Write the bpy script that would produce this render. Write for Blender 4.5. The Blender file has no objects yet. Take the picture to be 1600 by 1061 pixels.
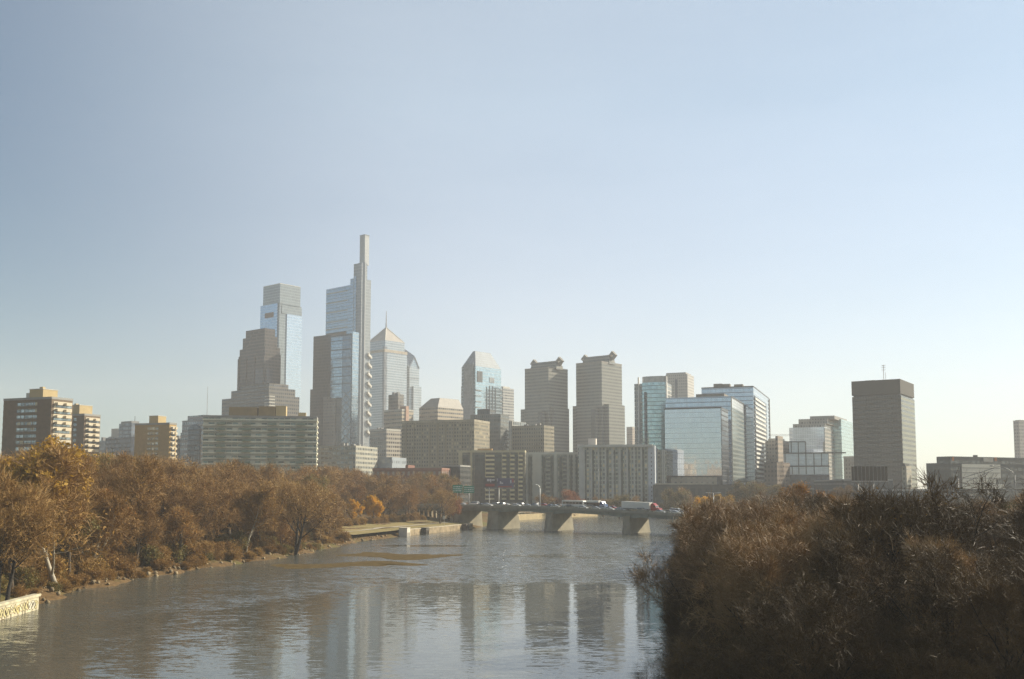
import bpy, math, random
import numpy as np
from mathutils import Vector, Matrix
R = math.radians
SC = bpy.context.scene
COL = SC.collection
# ------------------------------------------------------------------ camera model
F, PY0, PITCH, CAMZ = 1580.0, 622.0, R(5.0), 20.0
CT, ST = math.cos(PITCH), math.sin(PITCH)
cam = bpy.data.cameras.new('camera'); cam.sensor_width = 36.0; cam.lens = 36*F/1600
cam.shift_y = (PY0-530.5)/1600; cam.clip_start = 1.0; cam.clip_end = 20000
camo = bpy.data.objects.new('camera', cam); COL.objects.link(camo)
camo.location = (0, 0, CAMZ); camo.rotation_euler = (R(90)+PITCH, 0, 0)
SC.camera = camo

def ray(px, py):
    u = (px-800)/F; v = -(py-PY0)/F
    return Vector((u, CT - v*ST, ST + v*CT))
def at_y(px, py, Y):                       # world point on that sight line at depth Y
    d = ray(px, py); return Vector((0, 0, CAMZ)) + d*(Y/d.y)
def at_z(px, py, z):
    d = ray(px, py); return Vector((0, 0, CAMZ)) + d*((z-CAMZ)/d.z)
def z_row(py, Y):
    v = -(py-PY0)/F
    return CAMZ + Y*(v*CT+ST)/(CT - v*ST)
def px_of(X, Y, Z):
    d = Y*CT + (Z-CAMZ)*ST; return 800 + F*X/d
def py_of(X, Y, Z):
    d = Y*CT + (Z-CAMZ)*ST; return PY0 - F*(-Y*ST + (Z-CAMZ)*CT)/d

# ------------------------------------------------------------------ objects
def tag(o, label=None, cat=None, group=None, kind=None):
    if label: o['label'] = label
    if cat: o['category'] = cat
    if group: o['group'] = group
    if kind: o['kind'] = kind
    return o
def empty(name, loc, rz=0.0):
    o = bpy.data.objects.new(name, None); COL.objects.link(o)
    o.empty_display_size = 0.5; o.location = loc; o.rotation_euler = (0, 0, rz); return o
def link_mesh(name, me, parent=None, loc=None):
    o = bpy.data.objects.new(name, me); COL.objects.link(o)
    if parent: o.parent = parent
    if loc is not None: o.location = loc
    return o
def copy_thing(root, loc, rz=0.0, scale=None, label=None):
    r = root.copy(); COL.objects.link(r); r.location = loc; r.rotation_euler = (0, 0, rz)
    if scale: r.scale = scale
    if label: r['label'] = label
    for ch in list(root.children):
        c = ch.copy(); COL.objects.link(c); c.parent = r
        for g in list(ch.children):
            d = g.copy(); COL.objects.link(d); d.parent = c
    return r
class MB:
    def __init__(s): s.v = []; s.f = []
    def add(s, vs, fs):
        b = len(s.v); s.v += [tuple(v) for v in vs]; s.f += [tuple(b+i for i in f) for f in fs]; return s
    def box(s, x0, x1, y0, y1, z0, z1):
        return s.add([(x0,y0,z0),(x1,y0,z0),(x1,y1,z0),(x0,y1,z0),(x0,y0,z1),(x1,y0,z1),(x1,y1,z1),(x0,y1,z1)],
            [(0,3,2,1),(4,5,6,7),(0,1,5,4),(1,2,6,5),(2,3,7,6),(3,0,4,7)])
    def prism(s, poly, z0, z1):            # poly counter-clockwise (x, y)
        n = len(poly)
        return s.add([(x,y,z0) for x,y in poly]+[(x,y,z1) for x,y in poly],
            [tuple(range(n))[::-1], tuple(range(n,2*n))]+[(i,(i+1)%n,n+(i+1)%n,n+i) for i in range(n)])
    def loft(s, a, b):                     # two rings of equal length, capped
        n = len(a)
        return s.add(list(a)+list(b), [tuple(range(n))[::-1], tuple(range(n,2*n))]+[(i,(i+1)%n,n+(i+1)%n,n+i) for i in range(n)])
    def tube(s, pts, r, k=6, r1=None):
        pts = [Vector(p) for p in pts]; n = len(pts); vs = []; fs = []
        for i, p in enumerate(pts):
            d = (pts[min(i+1,n-1)]-pts[max(i-1,0)]).normalized()
            a = d.cross(Vector((0,0,1)) if abs(d.z) < .95 else Vector((1,0,0))).normalized(); b = d.cross(a)
            rr = r if r1 is None else r+(r1-r)*i/(n-1)
            vs += [p+(a*math.cos(2*math.pi*j/k)+b*math.sin(2*math.pi*j/k))*rr for j in range(k)]
        for i in range(n-1):
            fs += [(i*k+j, i*k+(j+1)%k, (i+1)*k+(j+1)%k, (i+1)*k+j) for j in range(k)]
        fs += [tuple(range(k))[::-1], tuple((n-1)*k+j for j in range(k))]
        return s.add(vs, fs)
    def mesh(s, name, mat):
        me = bpy.data.meshes.new(name); me.from_pydata(s.v, [], s.f)
        if mat: me.materials.append(mat)
        me.update(); return me
    def build(s, name, mat, parent=None, smooth=False):
        me = s.mesh(name, mat)
        if smooth: me.polygons.foreach_set('use_smooth', [True]*len(me.polygons))
        return link_mesh(name, me, parent)
def np_mesh(name, verts, quads, mats, midx=None, tris=None):
    me = bpy.data.meshes.new(name)
    nq = len(quads); me.vertices.add(len(verts)); me.vertices.foreach_set('co', np.asarray(verts, np.float32).ravel())
    me.loops.add(nq*4); me.loops.foreach_set('vertex_index', np.asarray(quads, np.int32).ravel())
    me.polygons.add(nq); me.polygons.foreach_set('loop_start', np.arange(nq, dtype=np.int32)*4)
    me.polygons.foreach_set('loop_total', np.full(nq, 4, np.int32))
    for m in mats: me.materials.append(m)
    if midx is not None: me.polygons.foreach_set('material_index', np.asarray(midx, np.int32))
    me.update(calc_edges=True); me.validate(); return me

# ------------------------------------------------------------------ materials
class NT:
    def __init__(s, name):
        s.m = bpy.data.materials.new(name); s.m.use_nodes = True; s.t = s.m.node_tree; s.t.nodes.clear()
        s.out = s.t.nodes.new('ShaderNodeOutputMaterial')
    def n(s, typ, _op=None, _in=None, **kw):
        nd = s.t.nodes.new('ShaderNode'+typ)
        if _op: nd.operation = _op
        for k, v in kw.items(): setattr(nd, k, v)
        if _in:
            for k, v in _in.items():
                if hasattr(v, 'bl_idname') and not isinstance(v, bpy.types.Node): s.t.links.new(v, nd.inputs[k])
                else: nd.inputs[k].default_value = v
        return nd
    def math(s, op, a, b=0.0, c=0.0, clamp=False):
        nd = s.n('Math', op, {0: a, 1: b, 2: c}); nd.use_clamp = clamp; return nd.outputs[0]
    def vmath(s, op, a, b): return s.n('VectorMath', op, {0: a, 1: b}).outputs[0]
    def mix(s, f, a, b):
        nd = s.t.nodes.new('ShaderNodeMix'); nd.data_type = 'RGBA'
        for i, v in ((0, f), (6, a), (7, b)):
            if hasattr(v, 'bl_idname'): s.t.links.new(v, nd.inputs[i])
            else: nd.inputs[i].default_value = v if i == 0 else (tuple(v)+(1,))[:4]
        return nd.outputs[2]
    def fmix(s, f, a, b):
        nd = s.t.nodes.new('ShaderNodeMix'); nd.data_type = 'FLOAT'
        for i, v in ((0, f), (2, a), (3, b)):
            if hasattr(v, 'bl_idname'): s.t.links.new(v, nd.inputs[i])
            else: nd.inputs[i].default_value = v
        return nd.outputs[0]
    def noise(s, vec, scale, detail=3.0, rough=.55, out=0):
        return s.n('TexNoise', None, {'Vector': vec, 'Scale': scale, 'Detail': detail, 'Roughness': rough}).outputs[out]
    def ramp(s, f, lo, hi): return s.n('MapRange', None, {0: f, 1: lo, 2: hi, 3: 0.0, 4: 1.0}, clamp=True).outputs[0]
    def obj(s): return s.n('TexCoord').outputs['Object']
    def pos(s): return s.n('NewGeometry').outputs['Position']
    def bsdf(s, **kw):
        nd = s.n('BsdfPrincipled')
        for k, v in kw.items():
            k = k.replace('_', ' ')
            if k in ('Base Color',) and isinstance(v, (tuple, list)): v = (tuple(v)+(1,))[:4]
            if hasattr(v, 'bl_idname'): s.t.links.new(v, nd.inputs[k])
            else: nd.inputs[k].default_value = v
        s.t.links.new(nd.outputs[0], s.out.inputs[0]); return nd
_mc = {}
def mat(name, col, rough=.8, metal=0.0, var=.25, scale=.3, spec=.3):
    if name in _mc: return _mc[name]
    t = NT(name); p = t.obj()
    nz = t.noise(p, scale, 5.0, .65)
    c = t.mix(t.ramp(nz, .3, .7), tuple(x*(1-var) for x in col), tuple(min(1, x*(1+var)) for x in col))
    t.bsdf(Base_Color=c, Roughness=rough, Metallic=metal, Specular_IOR_Level=spec)
    _mc[name] = t.m; return t.m
def facade(name, wall, glass, bay=3.0, floor=3.6, ww=.6, wh=.55, gmetal=.55, grough=.12, var=.5, wvar=.15, off=(0.0, 0.0), tilt=.012, wrough=.8, lit=.0, litcol=(.5,.42,.25), wmetal=0.0):
    """window grid in the building's own space; lit = share of panes with pale blinds"""
    if name in _mc: return _mc[name]
    t = NT(name); tc = t.n('TexCoord')
    p = t.n('SeparateXYZ', None, {0: tc.outputs['Object']}).outputs; nn = t.n('SeparateXYZ', None, {0: tc.outputs['Normal']}).outputs
    side = t.math('GREATER_THAN', t.math('ABSOLUTE', nn[0]), .6)
    h = t.math('ADD', t.fmix(side, p[0], p[1]), 5000.0+off[0])
    z = t.math('ADD', p[2], 500*floor+off[1])
    hb = t.math('DIVIDE', h, bay); zb = t.math('DIVIDE', z, floor)
    m = t.math('MULTIPLY', t.math('LESS_THAN', t.math('FRACT', hb), ww), t.math('LESS_THAN', t.math('FRACT', zb), wh))
    m = t.math('MULTIPLY', m, t.math('LESS_THAN', t.math('ABSOLUTE', nn[2]), .55))
    cell = t.n('CombineXYZ', None, {0: t.math('FLOOR', hb), 1: t.math('FLOOR', zb), 2: side}).outputs[0]
    wn = t.n('TexWhiteNoise', None, {'Vector': cell}); rnd = wn.outputs['Value']
    gv = t.math('MULTIPLY_ADD', rnd, var*2, 1-var)
    gcol = t.vmath('SCALE', tuple(glass), (0,0,0)); t.t.links.new(gv, gcol.node.inputs['Scale'])
    blind = t.math('LESS_THAN', t.n('TexWhiteNoise', None, {'Vector': t.vmath('ADD', cell, (17.3, 5.1, 2.2))}).outputs['Value'], lit)
    gcol = t.mix(blind, gcol, litcol)
    wz = t.noise(tc.outputs['Object'], .08, 5.0, .7)
    wcol = t.mix(t.ramp(wz, .3, .7), tuple(x*(1-wvar) for x in wall), tuple(min(1, x*(1+wvar)) for x in wall))
    col = t.mix(m, wcol, gcol)
    gm = t.math('MULTIPLY', m, t.math('MULTIPLY', t.math('SUBTRACT', 1.0, blind), gmetal))
    gm = t.math('MAXIMUM', gm, t.math('MULTIPLY', t.math('SUBTRACT', 1.0, m), wmetal))
    jit = t.vmath('SCALE', t.vmath('SUBTRACT', wn.outputs['Color'], (.5,.5,.5)), (0,0,0)); jit.node.inputs['Scale'].default_value = tilt*2
    nor = t.vmath('NORMALIZE', t.vmath('ADD', t.n('NewGeometry').outputs['Normal'], jit), (0,0,0))
    t.bsdf(Base_Color=col, Roughness=t.fmix(m, wrough, grough), Metallic=gm, Normal=nor, Specular_IOR_Level=t.fmix(m, .25, .6))
    _mc[name] = t.m; return t.m

# ------------------------------------------------------------------ light, sky, air
SUN_AZ, SUN_EL = R(64), R(28)
SDIR = Vector((math.cos(SUN_EL)*math.sin(SUN_AZ), math.cos(SUN_EL)*math.cos(SUN_AZ), math.sin(SUN_EL)))
sl = bpy.data.lights.new('sun', 'SUN'); sl.energy = 5.0; sl.angle = R(.5); sl.color = (1.0, .91, .74)
so = bpy.data.objects.new('sun', sl); COL.objects.link(so); so.location = SDIR*500; so.rotation_euler = SDIR.to_track_quat('Z', 'Y').to_euler()
W = bpy.data.worlds.new('World'); SC.world = W; W.use_nodes = True
wt = W.node_tree; wt.nodes.clear()
sky = wt.nodes.new('ShaderNodeTexSky'); sky.sky_type = 'NISHITA'; sky.sun_disc = False
sky.sun_elevation = SUN_EL; sky.sun_rotation = SUN_AZ; sky.altitude = 30; sky.air_density = 1.0; sky.dust_density = 0.6; sky.ozone_density = 1.0
bg = wt.nodes.new('ShaderNodeBackground'); bg.inputs[1].default_value = .058
wo = wt.nodes.new('ShaderNodeOutputWorld'); 
def wn_(typ, op=None, **ins):
    nd = wt.nodes.new('ShaderNode'+typ)
    if op: nd.operation = op
    for k, v in ins.items():
        k = int(k[1:]) if k[0] == '_' else k
        if hasattr(v, 'bl_idname'): wt.links.new(v, nd.inputs[k])
        else: nd.inputs[k].default_value = v
    return nd
# thin veil of high cloud that glows on the sunward side of the sky, very faintly streaked
gen = wt.nodes.new('ShaderNodeTexCoord').outputs['Generated']
cs = wn_('VectorMath', 'DOT_PRODUCT', _0=gen, _1=tuple(SDIR)).outputs['Value']
veil = wn_('MapRange', _0=cs, _1=0.0, _2=.5, _3=0.0, _4=1.0); veil.interpolation_type = 'SMOOTHSTEP'
stv = wn_('VectorMath', 'MULTIPLY', _0=gen, _1=(1.2, 1.2, 5.0)).outputs[0]
stn = wn_('TexNoise', Vector=stv, Scale=1.6, Detail=5.0, Roughness=.55).outputs[0]
stm = wn_('MapRange', _0=stn, _1=.3, _2=.7, _3=.92, _4=1.08).outputs[0]
vm = wn_('Math', 'MULTIPLY', _0=veil.outputs[0], _1=stm).outputs[0]
gz_ = wn_('SeparateXYZ', _0=gen).outputs[2]
low = wn_('MapRange', _0=gz_, _1=0.0, _2=.36, _3=1.0, _4=0.0).outputs[0]
vcol = wn_('VectorMath', 'SCALE', _0=(1.3, .12, .05)); wt.links.new(low, vcol.inputs['Scale'])
vsum = wn_('VectorMath', 'ADD', _0=vcol.outputs[0], _1=(3.75, 3.8, 3.6)).outputs[0]
vc = wn_('VectorMath', 'SCALE', _0=vsum); wt.links.new(vm, vc.inputs['Scale'])
sm = wn_('VectorMath', 'MULTIPLY', _0=sky.outputs[0], _1=(.60, .86, .98)).outputs[0]
tot = wn_('VectorMath', 'ADD', _0=sm, _1=vc.outputs[0]).outputs[0]
wt.links.new(tot, bg.inputs[0]); wt.links.new(bg.outputs[0], wo.inputs[0])
SC.view_settings.view_transform = 'Standard'; SC.view_settings.look = 'None'; SC.view_settings.exposure = 0.70; SC.view_settings.gamma = 1.0
SC.render.engine = 'CYCLES'
cy = SC.cycles; cy.max_bounces = 6; cy.diffuse_bounces = 2; cy.glossy_bounces = 3; cy.transmission_bounces = 2; cy.volume_bounces = 1; cy.transparent_max_bounces = 6
cy.use_denoising = True; cy.denoiser = 'OPENIMAGEDENOISE'; cy.denoising_input_passes = 'RGB_ALBEDO_NORMAL'; cy.denoising_prefilter = 'NONE'; cy.caustics_reflective = False; cy.caustics_refractive = False; cy.use_adaptive_sampling = True; cy.adaptive_threshold = .012
hz = NT('haze_air'); pv = hz.n('VolumePrincipled', None, {'Density': .0002, 'Anisotropy': .1, 'Color': (.95, .94, .93, 1)})
hz.t.links.new(pv.outputs[0], hz.out.inputs['Volume'])
hb = MB().box(-3600, 3600, -1500, 3600, -5, 372).build('haze', hz.m); tag(hb, kind='stuff')
# ------------------------------------------------------------------ river and land
LEFT = [(-96,-1450),(-79,60),(-79,140),(-78.5,163),(-81,175),(-83,192),(-80,226),(-72,262),(-64,290),(-60,330),(-56,370),(-38,430),(-19,484),(-8,540),(4,608),(40,668),(81,735),(120,775),(170,800)]
RIGHT = [(18,-1450),(19,60),(20,105),(25,140),(33,190),(45,260),(60,340),(76,420),(92,500),(122,580),(165,660),(200,730),(210,790)]
POLY = np.array(LEFT + RIGHT[::-1], float)
def river_sd(X, Y):                        # signed distance: positive on land
    X = np.asarray(X, float); Y = np.asarray(Y, float)
    d = np.full(X.shape, 1e9); ins = np.zeros(X.shape, bool); n = len(POLY)
    for i in range(n):
        a = POLY[i]; b = POLY[(i+1) % n]; e = b-a
        t = np.clip(((X-a[0])*e[0]+(Y-a[1])*e[1])/(e@e), 0, 1)
        d = np.minimum(d, np.hypot(X-a[0]-t*e[0], Y-a[1]-t*e[1]))
        c = (a[1] > Y) != (b[1] > Y)
        with np.errstate(divide='ignore', invalid='ignore'):
            xi = e[0]*(Y-a[1])/(e[1] if e[1] else 1e-9)+a[0]
        ins ^= c & (X < xi)
    return np.where(ins, -d, d)
def ground_h(X, Y):
    X = np.asarray(X, float); Y = np.asarray(Y, float)
    wob = 1.6*np.sin(Y*.23+X*.11)+1.1*np.sin(Y*.61+1.7)+.6*np.sin(X*.9+Y*1.3)
    d = river_sd(X, Y); d = np.where(np.abs(d) < 60, d+wob*(Y < 372), d)
    z = np.interp(d, [-30,-4,0,2.5,9,40,120], [-4,-2.2,-.05,.9,2.9,5.2,7.0])
    return z + np.where(d > 4, .35*np.sin(X*.21)*np.sin(Y*.17), 0)
def gz(x, y): return float(ground_h(np.array([x]), np.array([y]))[0])
xs = np.concatenate([[-3500,-2500,-1600,-1000,-700,-500,-400,-320,-260], np.arange(-210,211,3.0), [230,260,300,360,430,520,700,1000,1600,2500,3500]])
ys = np.concatenate([[-1400,-700,-300,-100,0,30], np.arange(50,821,3.5), [840,870,920,1000,1150,1400,1800,2400,3500]])
GX, GY = np.meshgrid(xs, ys); GZ = ground_h(GX, GY)
nx, ny = len(xs), len(ys); ii = (np.arange(ny-1)[:,None]*nx+np.arange(nx-1)[None,:]).ravel()
quads = np.stack([ii, ii+1, ii+nx+1, ii+nx], 1)
def ground_mat():
    t = NT('leaf_litter_ground'); p = t.pos()
    a = t.noise(p, .06, 6.0, .6); b = t.noise(p, 1.2, 4.0, .7)
    c = t.mix(t.ramp(b, .3, .7), (.07,.045,.022), (.20,.125,.055))
    c = t.mix(t.ramp(a, .5, .66), c, (.11,.105,.035))
    t.bsdf(Base_Color=c, Roughness=.95, Specular_IOR_Level=.1); return t.m
g = link_mesh('ground', np_mesh('ground', np.stack([GX.ravel(),GY.ravel(),GZ.ravel()],1), quads, [ground_mat()])); tag(g, kind='structure')
def water_mat():
    t = NT('river_water'); p = t.pos(); s = t.n('SeparateXYZ', None, {0: p}).outputs
    def mp(sx, sy, off=0.0): return t.n('CombineXYZ', None, {0: t.math('MULTIPLY', s[0], sx), 1: t.math('MULTIPLY', s[1], sy), 2: off}).outputs[0]
    # calm slicks: long thin areas of still water, wind ripples elsewhere
    warp = t.math('MULTIPLY', t.math('SUBTRACT', t.noise(mp(.02,.02), 1.0, 3.0), .5), 40.0)
    yy = t.math('ADD', s[1], warp)
    cn = t.noise(t.n('CombineXYZ', None, {0: t.math('MULTIPLY', s[0], .012), 1: t.math('MULTIPLY', yy, .022), 2: 3.7}).outputs[0], 1.0, 3.0, .5)
    calm = t.math('MULTIPLY', t.ramp(cn, .58, .66), .7)
    def slick(cx, cy_, rx, ry, soft=.35):
        wx = t.math('DIVIDE', t.math('SUBTRACT', s[0], cx), rx)
        wob = t.math('MULTIPLY', t.math('SUBTRACT', t.noise(mp(.06,.02,9.1), 1.0, 2.0), .5), ry*1.6)
        wy = t.math('DIVIDE', t.math('ADD', t.math('SUBTRACT', s[1], cy_), wob), ry)
        q = t.math('ADD', t.math('MULTIPLY', wx, wx), t.math('MULTIPLY', wy, wy))
        return t.math('SUBTRACT', 1.0, t.ramp(q, 1-soft, 1+soft))
    for a in SLICKS: calm = t.math('MAXIMUM', calm, slick(*a))
    # the wind ripples stop along a wandering line; nearer water is calmer
    yb = t.math('MINIMUM', t.math('MULTIPLY_ADD', s[0], 1.8, 263.0), 218.0)
    wob2 = t.math('MULTIPLY', t.math('SUBTRACT', t.noise(mp(.035,.01,2.2), 1.0, 3.0), .5), 46.0)
    nearcalm = t.math('MULTIPLY', t.math('SUBTRACT', 1.0, t.ramp(t.math('ADD', t.math('SUBTRACT', s[1], yb), wob2), -7.0, 5.0)), 1.0)
    nearcalm = t.math('MULTIPLY', nearcalm, t.fmix(t.ramp(s[0], -62.0, -22.0), .62, 1.0))
    calm = t.math('MAXIMUM', calm, nearcalm)
    n1 = t.noise(mp(.45,1.5), 1.0, 2.0, .6, 1); n2 = t.noise(mp(1.8,5.0,4.0), 1.0, 2.0, .6, 1); n3 = t.noise(mp(.08,.26,8.0), 1.0, 2.0, .5, 1)
    v = t.vmath('ADD', t.vmath('MULTIPLY', t.vmath('SUBTRACT', n1, (.5,.5,.5)), (.05,.11,0)), t.vmath('MULTIPLY', t.vmath('SUBTRACT', n2, (.5,.5,.5)), (.05,.08,0)))
    v = t.vmath('ADD', v, t.vmath('MULTIPLY', t.vmath('SUBTRACT', n3, (.5,.5,.5)), (.008,.014,0)))
    amp = t.fmix(calm, WAVE*6.0, WAVE*.7)
    vs = t.vmath('SCALE', v, (0,0,0)); t.t.links.new(amp, vs.node.inputs['Scale'])
    nor = t.vmath('NORMALIZE', t.vmath('ADD', vs, (0,0,1.0)), (0,0,0))
    t.bsdf(Base_Color=(.092,.095,.08), Roughness=t.fmix(calm, .16, .04), IOR=1.33, Normal=nor, Specular_IOR_Level=.75); return t.m
WAVE = 1.0
SLICKS = [(-30, 345, 16, 5)]
wme = MB().add([(-3500,-1400,0),(3500,-1400,0),(3500,900,0),(-3500,900,0)], [(0,1,2,3)]).mesh('river_water', water_mat())
tag(link_mesh('river_water', wme), kind='structure')

# brown mud shoals just breaking the surface
def shoal(cx, cy_, rx, ry, seed):
    k = random.Random(seed); n_ = 64; ph = [k.random()*6.28 for _ in range(5)]; b = MB(); b.v.append((cx, cy_, .07))
    for ring, zz in ((.55,.055),(.85,.03),(1.0,-.05)):
        for i in range(n_):
            a = 6.2832*i/n_; q = 1+.16*math.sin(2*a+ph[0])+.12*math.sin(3*a+ph[1])+.10*math.sin(5*a+ph[2])+.06*math.sin(9*a+ph[3]); q *= ring
            b.v.append((cx+rx*q*math.cos(a), cy_+ry*q*math.sin(a)+ry*.5*math.sin(q*math.cos(a)*3+ph[4]), zz))
    b.f = [(0,1+i,1+(i+1)%n_) for i in range(n_)]+[(1+r*n_+i,1+(r+1)*n_+i,1+(r+1)*n_+(i+1)%n_,1+r*n_+(i+1)%n_) for r in range(2) for i in range(n_)]
    t = bpy.data.materials.get('wet_mud')
    if not t:
        m_ = NT('wet_mud'); p_ = m_.pos(); c_ = m_.mix(m_.ramp(m_.noise(p_, .5, 4.0, .65), .3, .7), (.07,.047,.017), (.14,.095,.035)); m_.bsdf(Base_Color=c_, Roughness=.9, Specular_IOR_Level=.05); t = m_.m
    tag(b.build('mud_shoal', t, smooth=True), kind='structure')
shoal(-33, 297, 16, 15, 3); shoal(-42, 262, 18, 11, 8)
# lawn strip above the river wall near the bridge
def lawn_mat():
    t = NT('autumn_lawn'); p = t.pos()
    c = t.mix(t.ramp(t.noise(p, .09, 5.0, .65), .35, .65), (.17,.145,.05), (.34,.25,.12))
    c = t.mix(t.ramp(t.noise(p, 2.5, 3.0), .35, .7), c, (.25,.20,.085))
    t.bsdf(Base_Color=c, Roughness=.95, Specular_IOR_Level=.1); return t.m
def offset_line(pts, d):
    out = []; P = [Vector(p) for p in pts]
    for i, p in enumerate(P):
        a = (P[min(i+1,len(P)-1)]-P[max(i-1,0)]).normalized(); out.append(p+Vector((-a.y, a.x))*d)
    return out
def resample(pts, step):
    out = []; P = [Vector(p) for p in pts]
    for a, b in zip(P[:-1], P[1:]):
        k = max(1, int((b-a).length/step)); out += [a+(b-a)*i/k for i in range(k)]
    return out+[P[-1]]
shore = resample([p for p in LEFT if 365 <= p[1] <= 486], 4)
b = MB(); offs = [1.2, 4, 8, 13, 19, 27]
for d in offs:
    for q in offset_line(shore, d): b.v.append((q.x, q.y, max(2.5+.05*d, gz(q.x, q.y)+.03)))
n = len(shore)
b.f = [(j*n+i, j*n+i+1, (j+1)*n+i+1, (j+1)*n+i) for j in range(len(offs)-1) for i in range(n-1)]
tag(b.build('lawn', lawn_mat()), kind='structure')
STONE = mat('stone_wall', (.30,.23,.14), .9, var=.5, scale=.5)
PATH = mat('pale_path', (.42,.36,.26), .9, var=.1)
q1, q2 = offset_line(shore, 9), offset_line(shore, 12); b = MB()
for a, c in zip(q1, q2): b.v += [(a.x, a.y, gz(a.x,a.y)+.5+.03), (c.x, c.y, gz(c.x,c.y)+.5+.03)]
for i in range(len(b.v)//2): 
    z = max(2.5+.05*10.5+.06, b.v[2*i][2]-.4); b.v[2*i] = b.v[2*i][:2]+(z,); b.v[2*i+1] = b.v[2*i+1][:2]+(z+.05,)
b.f = [(2*i, 2*i+2, 2*i+3, 2*i+1) for i in range(len(q1)-1)]
tag(b.build('footpath', PATH), kind='structure')
# stone river wall under the lawn
rw = empty('river_wall', (shore[0].x, shore[0].y, 0)); tag(rw, 'low brown stone wall along the water below the pale lawn', 'river wall')
o = Vector((shore[0].x, shore[0].y, 0)); i0, i1 = offset_line(shore, -.4), offset_line(shore, 1.3)
b = MB(); c = MB()
for i in range(n-1):
    if shore[i].y < 412: continue
    for m_, z0, z1, e in ((b, -2, 2.35, 0), (c, 2.35, 2.65, .12)):
        k = [Vector((*i0[i],0)), Vector((*i0[i+1],0)), Vector((*i1[i+1],0)), Vector((*i1[i],0))]
        m_.add([(q.x-o.x, q.y-o.y, z0) for q in k]+[(q.x-o.x, q.y-o.y, z1) for q in k], [(3,2,1,0),(4,5,6,7),(0,1,5,4),(2,3,7,6)])
b.build('wall_face', STONE, rw); c.build('coping', mat('coping_stone', (.42,.36,.25), .9), rw)
# white concrete outfall with two dark arches, dark recess next to it
def outfall(px, Y, w, h, label, mt, name='outfall'):
    p = at_y(px, 0, Y); x = p.x; k = min(range(n), key=lambda i: abs(px_of(shore[i].x, shore[i].y, 1)-px)); s0 = shore[k]
    a = (shore[min(k+1,n-1)]-shore[k-1]).normalized(); r = empty(name, (s0.x, s0.y, 0), math.atan2(a.y, a.x)); tag(r, label, 'outfall')
    m_ = MB(); m_.box(-w/2, w/2, -2.6, 1.0, 1.6, h)
    for xx in (-w/2, -.25, w/2-.5): m_.box(xx, xx+.5, -2.6, 1.0, -1.5, 1.6)
    m_.box(-w/2-.1, w/2+.1, -2.7, 1.1, h, h+.25); m_.build('housing', mt, r)
    MB().box(-w/2+.5, w/2-.5, -1.2, -1.0, -1.5, 1.6).build('dark_opening', mat('dark_recess', (.02,.02,.018)), r)
WHITE = mat('weathered_white', (.62,.57,.47), .8, var=.12, scale=.5)
outfall(631, 400, 3.2, 3.3, 'small white concrete outfall with two dark openings at the river wall', WHITE)
outfall(660, 415, 3.2, 2.5, 'dark stone outfall opening in the river wall right of the white one', mat('dark_stone', (.09,.08,.06)))
outfall(724, 470, 3.0, 2.4, 'small brown outfall opening in the river wall nearest the bridge', mat('brown_stone', (.14,.11,.08)))
# small white sign post on the lawn
p = at_z(694, 819, 3.4); r = empty('notice_post', p); tag(r, 'thin post with a small white notice standing on the lawn', 'notice')
MB().tube([(0,0,-.5),(0,0,3.4)], .09, 6).build('post', WHITE, r); MB().box(-.55,.55,-.1,-.04,2.3,3.6).build('notice_panel', WHITE, r)

# embankment wall beyond the bridge, with railing
far = resample([p for p in LEFT if 540 <= p[1] <= 780], 6); n2 = len(far)
ew = empty('embankment_wall', (far[0].x, far[0].y, 0)); tag(ew, 'sunlit tan embankment wall with railing seen under the bridge', 'embankment wall'); o = far[0]
i0, i1 = offset_line(far, -.5), offset_line(far, 1.5); b = MB(); c = MB()
for i in range(n2-1):
    k = [i0[i], i0[i+1], i1[i+1], i1[i]]
    b.add([(q.x-o.x, q.y-o.y, -2) for q in k]+[(q.x-o.x, q.y-o.y, 3.4) for q in k], [(3,2,1,0),(4,5,6,7),(0,1,5,4),(2,3,7,6)])
    c.tube([(i0[i].x-o.x, i0[i].y-o.y, 4.6), (i0[i+1].x-o.x, i0[i+1].y-o.y, 4.6)], .12, 4)
    c.tube([(i0[i].x-o.x, i0[i].y-o.y, 3.4), (i0[i].x-o.x, i0[i].y-o.y, 4.6)], .14, 4)
b.build('wall_face', mat('tan_stone', (.46,.36,.20), .9, var=.25), ew); c.build('railing', mat('rail_metal', (.35,.32,.26), .6), ew)

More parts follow.
